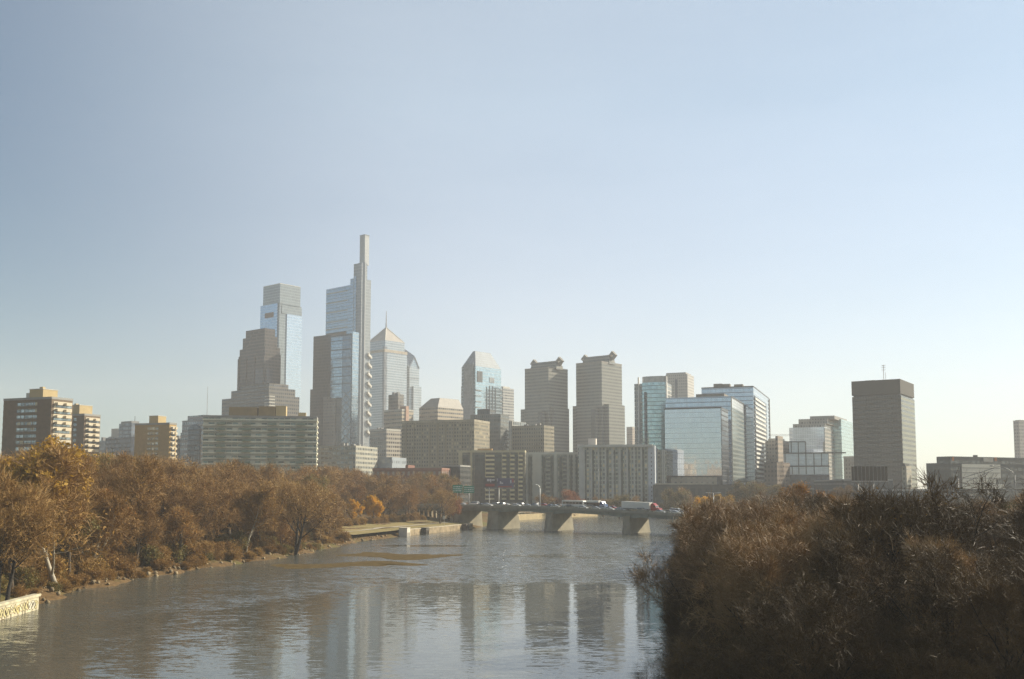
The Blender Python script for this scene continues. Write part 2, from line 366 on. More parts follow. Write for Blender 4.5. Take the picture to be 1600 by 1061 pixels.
# old pier wall with graffiti at the left edge
C_ = at_z(60, 952, 0); gw = empty('graffiti_wall', C_, R(93)); tag(gw, 'old pale concrete river wall covered in yellow graffiti', 'wall')
CONC = mat('graffiti_concrete', (.52,.46,.31), .9, var=.3, scale=.7)
MB().box(-46, 0, 0, .9, -2, 2.1).box(-46, .25, -.2, 1.0, 2.1, 2.5).build('wall_body', CONC, gw)
rs = random.Random(4); STAIN = mat('wall_stain', (.20,.17,.11), .95, var=.4)
for k in range(9): x = -.6-k*1.7-rs.random(); w_ = rs.uniform(.15,.5); MB().box(x-w_,x,-.012,.2,-1.5,rs.uniform(.6,2.0)).build('water_stain', STAIN, gw)
FILL = [(.56,.47,.24),(.62,.54,.33),(.55,.44,.19),(.60,.55,.42),(.50,.43,.22)]
for k in range(15):
    x = -.9-k*1.15-rs.random()*.3; hh = rs.uniform(.55,.8); cz = rs.uniform(.95,1.2); ww = rs.uniform(.5,.75); n_ = 14; ph = rs.random()*6; poly = []
    for j in range(n_):
        a = 6.2832*j/n_; q = 1+.22*math.sin(3*a+ph)+.12*math.sin(5*a+2*ph); poly.append((x+ww*q*math.cos(a), cz+hh*q*math.sin(a)))
    col = rs.choice(FILL); m = MB(); m.loft([(p,-.02-.002*k,q) for p,q in poly], [(p,.1,q) for p,q in poly]); fl = m.build('graffiti_letter', mat('spray_%d_%d' % (int(col[0]*99), int(col[2]*99)), col, .8, var=.15), gw)
    MB().tube([(p,-.03-.002*k,q) for p,q in poly+poly[:1]], .035, 4).build('letter_outline', mat('spray_dark', (.24,.20,.13), .8), fl)
    pts = [(x+ww*.5*math.cos(ph+j*.9), -.05-.002*k, cz+hh*.55*math.sin(ph*2+j*1.3)) for j in range(5)]; MB().tube(pts, .04, 4).build('letter_stroke', mat(rs.choice(['spray_grey','spray_grey','spray_brown']), (.13,.11,.085) if rs.random() < .7 else (.30,.16,.07), .8), fl)
# ------------------------------------------------------------------ road bridge
BO = Vector((-6, 479, 0)); BA = Vector((.79, -.613, 0)).normalized(); BN = Vector((-BA.y, BA.x, 0))
def bz(t): return float(np.interp(t, [-120,-40,0,20,40,74,110,170,260], [9.6,10.3,10.6,10.6,10.3,9.25,7.9,6.8,6.6]))   # road level
def bp(t, s, z): return BO + BA*t + BN*s + Vector((0,0,z))
DW = 18.5
br = empty('road_bridge', BO, math.atan2(BA.y, BA.x)); tag(br, 'low grey road bridge full of traffic across the river', 'bridge')
GIRD = mat('bridge_girder_paint', (.27,.29,.24), .6, var=.25, scale=.25); BCON = mat('bridge_concrete', (.34,.30,.215), .9, var=.25, scale=.2)
ASPH = mat('bridge_asphalt', (.06,.06,.058), .9, var=.2)
T0, T1 = -110, 200
ts = list(np.arange(T0, T1+.1, 4.0))
def strip(mb, s0, s1, za, zb, fa=None, ts=ts):
    """ribbon along the deck: za/zb offsets from road level, or fa(t) for the underside"""
    V = []
    for t in ts:
        lo = bz(t)+(fa(t) if fa else za); hi = bz(t)+zb
        V += [(t,s0,lo),(t,s1,lo),(t,s1,hi),(t,s0,hi)]
    Fq = []
    for i in range(len(ts)-1):
        for a, b_ in ((0,1),(1,2),(2,3),(3,0)): Fq.append((4*i+a, 4*i+b_, 4*i+4+b_, 4*i+4+a))
    Fq += [(0,3,2,1), tuple(4*(len(ts)-1)+k for k in range(4))]
    mb.add(V, Fq)
strip(m := MB(), 0, DW, -.5, 0); m.build('roadway', ASPH, br)
PIERS = [(-4.0, 6.5), (28.5, 4.0), (69.5, 3.6), (108, 3.6)]
def under(t):
    d = min(abs(t-p) for p, _ in PIERS); return -2.1 - .9*max(0, 1-d/12)**1.5
for s in (1.2, 5.2, 9.2, 13.2, 17.2):
    strip(m := MB(), s-.25, s+.25, 0, -.5, under); m.build('girder', GIRD, br)
for t in np.arange(-72, 116, 4.0): MB().box(t-.12, t+.12, .72, .95, bz(t)-1.9, bz(t)-.5).build('stiffener', GIRD, br)
for s0 in (-.35, DW-.05):
    strip(m := MB(), s0, s0+.4, -.75, .45); m.build('parapet', mat('parapet_concrete', (.30,.28,.22), .9, var=.2), br)
    m = MB()
    for t in ts: m.box(t-.06, t+.06, s0+.14, s0+.26, bz(t)+.45, bz(t)+.95)
    for i in range(len(ts)-1):
        for zz in (.7, .95): m.tube([(ts[i], s0+.2, bz(ts[i])+zz), (ts[i+1], s0+.2, bz(ts[i+1])+zz)], .06, 4)
    m.build('railing', GIRD, br)
strip(m := MB(), 9.1, 9.4, 0.0, .8); m.build('median_barrier', BCON, br)
for k, s in enumerate((3.4, 6.3, 12.2, 15.1)):
    for t in np.arange(-70, 112, 9.0): MB().add([(t,s,bz(t)+.006),(t+3,s,bz(t+3)+.006),(t+3,s+.14,bz(t+3)+.006),(t,s+.14,bz(t)+.006)], [(0,1,2,3)]).build('lane_marking', mat('road_paint', (.75,.74,.68)), br)
for t, th in PIERS:
    top = bz(t)-2.6
    m = MB(); a = th/2
    lo = [(t-a-.5,-.5,-3),(t-a*.0,-2.8,-3),(t+a+.5,-.5,-3),(t+a+.5,DW-1,-3),(t,DW+1.8,-3),(t-a-.5,DW-1,-3)]
    hi = [(t-a+.3,.4,top),(t,.1,top),(t+a-.3,.4,top),(t+a-.3,DW-2.5,top),(t,DW-2.2,top),(t-a+.3,DW-2.5,top)]
    m.loft(lo, hi)
    m.box(t-a-.2, t+a+.2, -.2, DW-2, top, bz(t)-2.05)
    m.build('pier', BCON, br)
# approach: abutment wall and two round columns at the town end
m = MB(); m.loft([(-31,-1,-3),(-24,-1,-3),(-24,DW-1,-3),(-31,DW-1,-3)], [(-30,0,bz(-27)-2.1),(-24.5,0,bz(-27)-2.1),(-24.5,DW-2,bz(-27)-2.1),(-30,DW-2,bz(-27)-2.1)]); m.build('abutment', BCON, br)
for t in (-40, -37, -58, -55):
    for s in (2, 9, 16): MB().tube([(t,s,0),(t,s,bz(t)-2.2)], .8, 10).build('column', BCON, br, True)
m = MB(); m.box(-41.5,-35.5,0,DW-1,bz(-38)-2.6,bz(-38)-2.05); m.build('column_cap', BCON, br)

# ------------------------------------------------------------------ vehicles
GLASS = mat('vehicle_glass', (.03,.035,.04), .08, 0.0, var=.05, spec=.8); TYRE = mat('tyre_rubber', (.03,.03,.03), .8); CHROME = mat('wheel_metal', (.4,.4,.4), .35, .8)
PAINT = {k: mat('car_paint_'+k.replace(' ', '_'), c, .25, .1, var=.03, spec=.6) for k, c in dict(white=(.75,.74,.70), silver=(.45,.46,.47), black=(.025,.025,.03), red=(.35,.04,.03), blue=(.05,.10,.22), grey=(.16,.17,.18), tan=(.35,.29,.2)).items()}
def wheel(par, x, y, r=.34, w=.24, side=1):
    k = 14; m = MB(); m.loft([(x+r*math.cos(6.2832*i/k), y-w/2, r+r*math.sin(6.2832*i/k)) for i in range(k)], [(x+r*math.cos(6.2832*i/k), y+w/2, r+r*math.sin(6.2832*i/k)) for i in range(k)])
    t = m.build('wheel', TYRE, par)
    yy = y+side*(w/2+.004); m = MB(); m.loft([(x+r*.6*math.cos(6.2832*i/k), yy-.01, r+r*.6*math.sin(6.2832*i/k)) for i in range(k)], [(x+r*.6*math.cos(6.2832*i/k), yy+.01, r+r*.6*math.sin(6.2832*i/k)) for i in range(k)]); m.build('rim', CHROME, t)
def car_proto(kind, L=4.6, Wd=1.8, H=1.45):
    r = empty('parked', (0,0,0)); h = Wd/2
    prof = dict(sedan=[(-.5,.28),(-.5,.62),(-.47,.66),(.3,.64),(.48,.52),(.5,.28)], suv=[(-.5,.24),(-.5,.62),(-.48,.66),(.28,.66),(.47,.58),(.5,.24)], van=[(-.5,.2),(-.5,.62),(-.49,.66),(.34,.62),(.48,.5),(.5,.2)])[kind]
    cab = dict(sedan=[(-.42,.645),(-.28,.97),(.02,1.0),(.24,.645)], suv=[(-.49,.655),(-.44,.98),(.08,1.0),(.27,.655)], van=[(-.495,.65),(-.48,.99),(.2,1.0),(.39,.63)])[kind]
    ring = lambda P, y, ins: [(x*L*(1-ins*.02), y*(1-ins*.06), z*H) for x, z in P]
    m = MB(); m.loft(ring(prof, -h, 0), ring(prof, h, 0)); bo = m.build('body', None, r)
    m = MB(); m.loft([(x*L, -h*(.93 if z < .8 else .8), z*H) for x, z in cab], [(x*L, h*(.93 if z < .8 else .8), z*H) for x, z in cab]); m.build('cabin', None, r)
    def glass(nm, P): MB().add(P, [tuple(range(len(P)))]).build(nm, GLASS, r)
    (x0,z0),(x1,z1),(x2,z2),(x3,z3) = cab
    lerp = lambda a, b, k: a+(b-a)*k
    for sgn in (-1, 1):
        P = []
        for (xa, za) in ((lerp(x0,x1,.15)+.02,lerp(z0,z1,.15)),(lerp(x0,x1,.85)+.02,lerp(z0,z1,.85)),(lerp(x3,x2,.85)-.02,lerp(z3,z2,.85)),(lerp(x3,x2,.15)-.02,lerp(z3,z2,.15))):
            k = (za-z0)/(z1-z0); P.append((xa*L, sgn*(h*lerp(.93,.8,k)+.012), za*H))
        glass('side_window', P)
    for nm, (xa,za),(xb,zb), d in (('windscreen',(x3,z3),(x2,z2),.012),('rear_window',(x0,z0),(x1,z1),-.012)):
        glass(nm, [(lerp(xa,xb,a)*L+d, s*h*(.84 if a < .5 else .72), lerp(za,zb,a)*H+.012) for a, s in ((.12,-1),(.12,1),(.88,1),(.88,-1))])
    for x in (-.3, .31):
        for s in (-1, 1): wheel(r, x*L, s*(h-.1), .33, .24, s)
    for s in (-1, 1):
        MB().box(L*.497,L*.503,s*h*.72-.16,s*h*.72+.16,.38*H,.5*H).build('headlight', mat('headlight_glass', (.7,.7,.65), .1), r)
        MB().box(-L*.503,-L*.497,s*h*.78-.12,s*h*.78+.12,.42*H,.56*H).build('tail_light', mat('tail_light_red', (.4,.02,.02), .2), r)
    return r
PROT = {'sedan': car_proto('sedan'), 'suv': car_proto('suv', 4.7, 1.9, 1.75), 'van': car_proto('van', 5.4, 2.0, 2.2)}
_paintmesh = {}
def put_car(kind, colour, t, s, label, rev=False, nm=None):
    src = PROT[kind]; r = src.copy(); r.name = nm or {'sedan':'car','suv':'car','van':'van'}[kind]; COL.objects.link(r)
    r.location = bp(t, s, bz(t)); r.rotation_euler = (0, math.atan2(-(bz(t+2)-bz(t-2)), 4)*(-1 if rev else 1), math.atan2(BA.y, BA.x)+(math.pi if rev else 0))
    for ch in list(src.children):
        c = ch.copy(); c.name = ch.name.split('.')[0]; COL.objects.link(c); c.parent = r
        if c.name.startswith(('body', 'cabin')):
            k = (ch.name, kind, colour)
            if k not in _paintmesh:
                me = ch.data.copy(); me.materials.clear(); me.materials.append(PAINT[colour]); _paintmesh[k] = me
            c.data = _paintmesh[k]
        for g_ in list(ch.children):
            d = g_.copy(); d.name = g_.name.split('.')[0]; COL.objects.link(d); d.parent = c
    tag(r, label, 'van' if kind == 'van' else 'car', 'vehicles queuing on the bridge'); return r
def t_of(px, s):                            # where along lane s that column of the photo falls
    best = min(np.arange(T0+3, T1-3, .25), key=lambda t: abs(px_of(bp(t,s,0).x, bp(t,s,0).y, bz(t))-px)); return float(best)
CARS = [(763,'sedan','white',4.8,'white low car in the near lanes below the left billboard post'),(807,'sedan','white',4.8,'white low car in the near lanes midway between billboards and pale lamp post'),(837,'sedan','silver',2.2,'silver low car in the nearest lane at the foot of the pale lamp post'),(868,'sedan','white',2.2,'white low car in the nearest lane just left of the white coach'),(931,'sedan','silver',2.2,'silver low car in the nearest lane below the dark flat trailer truck'),
 (722,'sedan','white',16.8,'white car farthest left on the bridge, half hidden by the rusty tree'),
 (741,'van','white',13.8,'white van at the town end of the bridge under the green road signs'),
 (749,'sedan','black',10.8,'black car right behind the white van at the town end of the bridge'),
 (758,'sedan','silver',16.8,'silver car on the bridge left of the first billboard post'),
 (774,'suv','silver',13.8,'silver tall car on the bridge below the billboard posts'),
 (782,'suv','grey',10.8,'grey tall car on the bridge just left of the white car below the billboard'),
 (790,'sedan','white',13.8,'white low car on the bridge below the right end of the billboard'),
 (800,'sedan','tan',16.8,'tan car on the bridge between billboard and pale lamp post'),
 (812,'suv','grey',10.8,'dark grey car midway between billboard and pale lamp post on the bridge'),
 (824,'sedan','silver',4.8,'silver car in the near lanes left of the pale lamp post'),
 (835,'suv','black',10.8,'black tall car on the bridge just left of the pale lamp post'),
 (850,'suv','red',7.8,'dark red tall car on the bridge just right of the pale lamp post'),
 (861,'sedan','blue',4.8,'dark blue low car in the near lanes between pale lamp post and coach'),
 (872,'sedan','tan',13.8,'tan car on the bridge close behind the white coach'),
 (890,'sedan','black',4.8,'black low car in the near lanes in front of the coach side'),
 (911,'sedan','white',2.2,'white low car in the near lane below the front of the white coach'),
 (925,'suv','tan',7.8,'tan tall car on the bridge beside the flat trailer'),
 (944,'suv','silver',4.8,'silver tall car on the bridge left of two white cars'),
 (952,'sedan','white',2.2,'white car in the near lane directly right of the silver tall car'),
 (958,'suv','red',7.8,'dark red car on the bridge behind two white cars'),
 (969,'sedan','white',2.2,'white car in the near lane just left of the long white trailer'),
 (976,'suv','black',7.8,'black tall car on the bridge hard against the rear of the long white trailer'),
 (1003,'suv','tan',1.9,'tan car in the near lane below the long white trailer'),
 (1032,'sedan','silver',2.2,'silver car in the near lane below the red truck cab'),
 (1046,'sedan','tan',4.8,'tan car on the bridge just ahead of the red truck cab'),
 (1057,'van','white',7.8,'white van on the bridge ahead of the red truck'),
 (1056,'sedan','white',2.2,'white low car in the near lane in front of the white van'),
 (1071,'suv','silver',4.8,'silver tall car at the right end of the visible bridge traffic'),
 (1086,'van','white',10.8,'white van farthest right on the bridge beside the yellow tree')]
for px, kd, colr, s, lab in CARS: put_car(kd, colr, t_of(px, s), s, lab, rev=s > 9.5)
for r in PROT.values():
    for ch in list(r.children):
        for g_ in list(ch.children): bpy.data.objects.remove(g_)
        bpy.data.objects.remove(ch)
    bpy.data.objects.remove(r)
TRW = mat('trailer_white', (.72,.69,.60), .5, var=.06); TRG = mat('trailer_frame', (.08,.08,.08), .7)
def truck(px, s, label):
    t = t_of(px, s); r = empty('semi_truck', bp(t, s, bz(t)), math.atan2(BA.y, BA.x)); r.rotation_euler[1] = math.atan2(-(bz(t+4)-bz(t-4)), 8); tag(r, label, 'truck', 'vehicles queuing on the bridge')
    MB().box(-10.5,3.4,-1.28,1.28,1.25,4.1).build('trailer', TRW, r); MB().box(-10.3,3.2,-.5,.5,.85,1.25).build('trailer_frame', TRG, r)
    m = MB(); m.loft([(x,-1.2,z) for x, z in ((4.1,.6),(4.1,3.7),(5.0,3.95),(6.2,3.0),(6.6,2.1),(8.2,1.85),(8.4,.6))], [(x,1.2,z) for x, z in ((4.1,.6),(4.1,3.7),(5.0,3.95),(6.2,3.0),(6.6,2.1),(8.2,1.85),(8.4,.6))]); m.build('cab', PAINT['red'], r)
    MB().add([(6.24,-1.0,2.96),(6.24,1.0,2.96),(6.62,1.0,2.15),(6.62,-1.0,2.15)], [(0,1,2,3)]).build('windscreen', GLASS, r)
    for sg in (-1, 1): MB().add([(5.2,sg*1.21,2.2),(6.4,sg*1.21,2.2),(6.1,sg*1.21,2.95),(5.2,sg*1.21,2.95)], [(0,1,2,3)]).build('side_window', GLASS, r); MB().tube([(4.0,sg*1.0,1.0),(4.0,sg*1.0,4.3)], .09, 6).build('exhaust_pipe', CHROME, r)
    for x in (-9.5,-8.3,2.2,3.4,7.4):
        for sg in (-1, 1): wheel(r, x, sg*1.05, .5, .35, sg)
    MB().box(8.38,8.5,-1.2,1.2,.5,.95).build('bumper', CHROME, r)
truck(1006, 4.8, 'long white trailer pulled by a red truck cab on the bridge')
def coach(px, s, label):
    t = t_of(px, s); r = empty('coach', bp(t, s, bz(t)), math.atan2(BA.y, BA.x)); r.rotation_euler[1] = math.atan2(-(bz(t+4)-bz(t-4)), 8); tag(r, label, 'coach', 'vehicles queuing on the bridge')
    prof = [(-6,.5),(-6,3.2),(-5.7,3.4),(5.5,3.4),(5.9,2.9),(6.1,1.6),(6.1,.5)]
    m = MB(); m.loft([(x,-1.27,z) for x, z in prof], [(x,1.27,z) for x, z in prof]); m.build('body', TRW, r)
    for sg in (-1, 1):
        for k in range(6): MB().box(-5.4+k*1.8,-3.8+k*1.8,sg*1.28-.012,sg*1.28+.012,1.8,2.75).build('side_window', GLASS, r)
    MB().add([(6.12,-1.1,1.7),(6.12,1.1,1.7),(5.94,1.1,2.85),(5.94,-1.1,2.85)], [(0,1,2,3)]).build('windscreen', GLASS, r)
    for x in (-4, 4.2):
        for sg in (-1, 1): wheel(r, x, sg*1.08, .5, .3, sg)
coach(897, 7.8, 'white coach with dark windows in the middle of the bridge')
t = t_of(926, 10.9); r = empty('flatbed_truck', bp(t, 10.9, bz(t)), math.atan2(BA.y, BA.x)); tag(r, 'dark truck with a long low cream trailer right of the white coach', 'truck', 'vehicles queuing on the bridge')
MB().box(-6,4,-1.2,1.2,2.7,3.6).build('trailer_top', TRW, r); MB().box(-6,4,-1.15,1.15,1.0,2.7).build('trailer_load', mat('brown_load', (.16,.10,.06), .8), r)
m = MB(); m.loft([(x,-1.2,z) for x, z in ((4.6,.6),(4.6,3.2),(5.8,3.2),(6.4,2.1),(7.4,1.9),(7.5,.6))], [(x,1.2,z) for x, z in ((4.6,.6),(4.6,3.2),(5.8,3.2),(6.4,2.1),(7.4,1.9),(7.5,.6))]); m.build('cab', PAINT['blue'], r)
MB().add([(5.84,-1.0,3.1),(5.84,1.0,3.1),(6.42,1.0,2.15),(6.42,-1.0,2.15)], [(0,1,2,3)]).build('windscreen', GLASS, r)
for x in (-5,-3.8,3,6.4):
    for sg in (-1, 1): wheel(r, x, sg*1.0, .5, .3, sg)

# ------------------------------------------------------------------ lamps, signs, billboards
PALE = mat('pale_metal', (.62,.60,.54), .5, .2, var=.05); GREYM = mat('grey_metal', (.22,.22,.21), .5, .4, var=.1); LAMPG = mat('lamp_lens', (.75,.75,.7), .2)
def lamp(base, H, arm, label, mt, name='street_lamp', curve=True, r0=.16):
    r = empty(name, base); tag(r, label, 'street lamp')
    pts = [(0,0,0),(0,0,H*.55),(0,0,H*.85)]
    MB().tube(pts, r0, 8, r0*.7).build('pole', mt, r, True)
    ax, ay = arm; A = []
    for k in range(9):
        q = k/8; A.append((ax*q**1.5, ay*q**1.5, H*.85+H*.15*math.sin(q*math.pi/2)))
    a = MB().tube(A, r0*.65, 6).build('arm', mt, r, True)
    e = A[-1]; d = Vector((ax,ay,0)).normalized(); m = MB(); m.tube([Vector(e)-d*.2, Vector(e)+d*.3+Vector((0,0,.05)), Vector(e)+d*1.0], .22, 8, .12); h = m.build('lamp_head', mt, r, True)
    MB().box(e[0]+d.x*.35-.15,e[0]+d.x*.35+.15,e[1]+d.y*.35-.15,e[1]+d.y*.35+.15,e[2]-.2,e[2]-.14).build('lamp_lens', LAMPG, h); return r
t = t_of(843.5, -.15); P = bp(t, 0, bz(t)-.3); lamp(P, z_row(757.5, P.y)-P.z, (-1.6,-.3), 'pale curved lamp post standing on the near edge of the bridge', PALE, r0=.30)
t = t_of(936, DW); P = bp(t, DW-.15, bz(t)-.3); lamp(P, z_row(732, P.y)-P.z, (.1,2.2), 'thin dark lamp post on the bridge before the grey apartment block', GREYM, r0=.16)
P = at_y(1115, 790, 470); P.z = 5
r = empty('double_lamp', P); tag(r, 'T shaped double lamp post behind the right end of the bridge', 'street lamp'); H = z_row(770, 470)-5
MB().tube([(0,0,0),(0,0,H)], .2, 8).build('pole', PALE, r, True)
for sg in (-1, 1): a = MB().tube([(0,0,H-.1),(sg*2.6,0,H)], .12, 6).build('arm', PALE, r); MB().box(sg*2.9-.6,sg*2.9+.6,-.25,.25,H-.05,H+.22).build('lamp_head', PALE, r)
# right bank cobra-head lamp, and the bare span poles of the railway
P = at_y(1588, 800, 330); P.z = 6.5; lamp(P, z_row(728, 330)-6.5, (-8.5*330/400,0), 'tall curved street lamp above the bare trees at the right edge', GREYM, r0=.15)
P = at_y(1499, 800, 330); P.z = 6.5; H = z_row(748, 330)-6.5
r = empty('signal_mast', P); tag(r, 'grey mast with two slanting arms before the pale lit facade at right', 'mast')
MB().tube([(0,0,0),(0,0,H)], .18, 8).build('pole', GREYM, r, True)
e = at_y(1554, 731, 330)-P; MB().tube([(0,0,H-.2), e], .11, 6).build('arm', GREYM, r); MB().tube([(0,0,H-2.2), (e.x*.95,0,e.z-.8)], .07, 6).build('arm', GREYM, r)
MB().box(e.x-.2,e.x+1.3,-.2,.2,e.z-.15,e.z+.2).build('lamp_head', PALE, r)
GREEN = mat('sign_green', (.02,.20,.12), .5, var=.1); SIGNW = mat('sign_white', (.75,.78,.75), .5)
def green_sign(px0, px1, py0, py1, Y, label):
    a = at_y(px0, py1, Y); c = at_y(px1, py0, Y); r = empty('road_sign', ((a.x+c.x)/2, Y, 4.5)); tag(r, label, 'road sign'); w = (c.x-a.x)/2; z0, z1 = a.z-4.5, c.z-4.5
    MB().box(-w,w,-.1,.1,z0,z1).build('sign_panel', GREEN, r)
    k = random.Random(int(px0)); 
    for row in range(3):
        x = -w*.8; zz = z1-(row+1)*(z1-z0)/4
        while x < w*.75:
            l = k.uniform(.25,.6); m = MB(); m.box(x, x+l, -.14, -.105, zz-.22, zz+.22).build('sign_character', SIGNW, r); x += l+k.uniform(.2,.5)
    MB().tube([(0,.3,0),(0,.3,z1-.5)], .22, 8).build('post', GREYM, r, True); return r
green_sign(707, 723, 757.5, 770, 560, 'left of the two green road signs above the bridge entry')
green_sign(724, 741, 759, 770.5, 562, 'right of the two green road signs above the bridge entry')
def billboard(px0, px1, py0, py1, Y, mt, posts, label, extra=(), base=5.0, wk=GREYM):
    a = at_y(px0, py1, Y); c = at_y(px1, py0, Y); r = empty('billboard', ((a.x+c.x)/2, Y, base)); tag(r, label, 'billboard'); w = (c.x-a.x)/2
    MB().box(-w,w,-.2,.2,a.z-base,c.z-base).build('board', mt, r)
    m = MB(); m.box(-w-.2,w+.2,-.9,-.25,a.z-base-.35,a.z-base-.2); m.build('catwalk', PALE, r)
    for q in posts: x = at_y(q, py1, Y).x-r.location.x; MB().tube([(x,.4,0),(x,.4,a.z-base+.5)], .25, 8).build('post', wk, r, True)
    for (qx0,qx1,qy0,qy1,mm) in extra:
        A = at_y(qx0,qy1,Y); Cc = at_y(qx1,qy0,Y); MB().box(A.x-r.location.x,Cc.x-r.location.x,-.25,-.205,A.z-base,Cc.z-base).build('poster_patch', mm, r)
    return r
PUR = mat('poster_violet', (.09,.08,.14), .6, var=.3); RED = mat('poster_red', (.30,.05,.04), .6); DK = mat('poster_dark', (.06,.05,.06), .6); PW = mat('poster_white', (.6,.58,.58), .6)
billboard(757, 775, 746, 762, 585, DK, (764.5,), 'small dark billboard with a red stripe and white lettering', [(758.5,773,756,760,RED),(761,764,748.5,752,PW),(764.6,768,748.5,751.5,PW),(768.6,773,749,751,PW),(765.8,767.4,751.6,753.5,PW)], wk=PALE)
billboard(776, 803, 747, 762, 590, PUR, (779.5,), 'wide violet billboard with red trim right of the small dark one', [(776.5,778,748,752,PW),(781,783,752,756,PW),(783.2,786,754,756,PW),(797,799,750,755,PW),(800,802.5,748,754,RED),(778,800,759.5,761.5,RED)], wk=PALE)
bb = billboard(1331, 1386, 729, 751, 480, mat('billboard_back', (.05,.045,.035), .9, var=.3), (1341,1365), 'dark back of a large billboard below the dark office tower', wk=GREYM)
for q in range(1334, 1386, 6):
    x = at_y(q, 740, 480).x-bb.location.x; MB().box(x-.12,x+.12,-.45,-.25,at_y(q,751,480).z-5,at_y(q,729,480).z-5).build('brace', GREYM, bb)
# ------------------------------------------------------------------ buildings
class Bld:
    """box-shaped building seen corner-on: local x runs along the left face (x=-L..0), local y along the right face (0..M)"""
    def __init__(s, name, label, cpx, Y, lpx, rpx, tpy, alpha=40, base=6.0, group=None, cat='building', M=None):
        al = R(alpha); s.ca, s.sa = math.cos(al), math.sin(al); s.base = base
        C = at_y(cpx, tpy, Y); s.C = Vector((C.x, C.y, base)); s.H = C.z-base
        def k(px): d = ray(px, tpy); return d.x/d.y
        kl, kr = k(lpx), k(rpx)
        s.L = (C.x-kl*Y)/(s.ca+kl*s.sa); s.M = M or max(2.0, (kr*Y-C.x)/max(.05, (s.sa-kr*s.ca)))
        s.root = empty(name, s.C, -al); tag(s.root, label, cat, group)
    def w(s, x, y): return s.C.x+s.ca*x+s.sa*y, s.C.y-s.sa*x+s.ca*y
    def Z(s, py, x=0.0, y=0.0): return z_row(py, s.w(x, y)[1])-s.base
    def X(s, px, py=680, y=0.0):           # local x where the sight line meets the plane local y
        d = ray(px, py); k = d.x/d.y; a = s.C.x+s.sa*y; b = s.C.y+s.ca*y
        return (k*b-a)/(s.ca+k*s.sa)
    def Yl(s, px, py=680, x=0.0):
        d = ray(px, py); k = d.x/d.y; a = s.C.x+s.ca*x; b = s.C.y-s.sa*x
        return (k*b-a)/(s.sa-k*s.ca)
    def box(s, nm, mt, x0, x1, y0, y1, z0, z1, par=None):
        return MB().box(x0,x1,y0,y1,z0,z1).build(nm, mt, par or s.root)
    def fr(s, nm, mt, fx0, fx1, fy0, fy1, z0, z1): return s.box(nm, mt, -s.L*(1-fx0), -s.L*(1-fx1), s.M*fy0, s.M*fy1, z0, z1)
    def body(s, mt, nm='wall', top=None): return s.fr(nm, mt, 0, 1, 0, 1, -3, top if top is not None else s.H)
    def parapet(s, mt, h=1.2, t=.5, z=None, o=.12):
        z = s.H if z is None else z; m = MB(); L, M_ = s.L, s.M
        m.box(-L-o,o,-o,t,z-.4,z+h).box(-L-o,o,M_-t,M_+o,z-.4,z+h).box(-L-o,-L+t,t,M_-t,z-.4,z+h).box(-t,o,t,M_-t,z-.4,z+h)
        return m.build('parapet', mt, s.root)
    def clutter(s, seed, n, mt, z=None, hmax=3.0):
        k = random.Random(seed); z = s.H if z is None else z
        for i in range(n):
            x = -s.L*k.uniform(.1,.9); y = s.M*k.uniform(.1,.9); a, b_ = k.uniform(1.5,4), k.uniform(1.5,4)
            s.box('roof_unit', mt, x-a/2, x+a/2, y-b_/2, y+b_/2, z-.1, z+k.uniform(1,hmax))
ROOFM = mat('roof_plant_grey', (.26,.25,.23), .8, var=.2); TAN = mat('tan_render', (.46,.35,.18), .85, var=.12, scale=.15); GREYC = mat('grey_concrete', (.30,.29,.26), .9, var=.15, scale=.1)
LCON = mat('light_concrete', (.55,.52,.44), .9, var=.12, scale=.1); DARKM = mat('dark_metal', (.05,.05,.05), .5, .3); WGLASS = facade('window_glass', (.10,.11,.11), (.28,.32,.34), 2.2, 2.0, .92, .9, .7, .1, lit=.15)
CREAM = mat('cream_brick', (.58,.50,.36), .85, var=.1)

def balcony_tower(lab, cpx, Y, lpx, rpx, tpy, brick, floors, wcols, pent, alpha, grp, bal_side=True):
    b = Bld('apartment_tower', lab, cpx, Y, lpx, rpx, tpy, alpha, 7.0, grp, 'apartment tower')
    b.body(brick); fh = 3.05
    b.parapet(GREYC, .7, .4)
    for i in range(floors):                # paired windows on the shaded face
        z = b.H-2.6-i*fh
        for fx in wcols:
            x = -b.L*(1-fx); b.box('window', WGLASS, x-1.15, x+1.15, -.06, .5, z-.75, z+.85); 
    # sunlit side: cream slab bands with balconies
    m = MB(); g = MB()
    for i in range(floors):
        z = b.H-1.2-i*fh
        m.box(.0, .14, 1.2, b.M-.4, z-1.5, z-.2)
        g.box(.0, .07, 1.6, b.M-.8, z-3.0, z-1.5)
    m.build('spandrel_band', CREAM, b.root); g.build('window_band', WGLASS, b.root)
    for j, (f0, f1) in enumerate(((.16,.40),(.58,.84))):
        for i in range(floors):
            z = b.H-2.9-i*fh; y0, y1 = b.M*f0, b.M*f1; mm = MB()
            mm.box(.14,1.75,y0,y1,z-.22,z).box(1.62,1.75,y0,y1,z,z+1.0).box(.14,1.62,y0,y0+.12,z,z+1.0).box(.14,1.62,y1-.12,y1,z,z+1.0)
            mm.build('balcony', CREAM, b.root)
    for (p0, p1, py, dep, y0) in pent:
        xa, xb = b.X(p0, py+10, y0), b.X(p1, py+10, y0); o = b.box('penthouse', TAN, xa, xb, y0, y0+dep, b.H-.2, b.Z(py, xb, y0))
        b.box('penthouse_cap', LCON, xa-.15, xb+.15, y0-.15, y0+dep+.15, b.Z(py, xb, y0), b.Z(py, xb, y0)+.35, o)
    return b
BR1 = facade('brown_brick', (.155,.115,.075), (.1,.1,.1), 1.6, .9, .9, .86, 0, .9, .06, .12, wrough=.9)
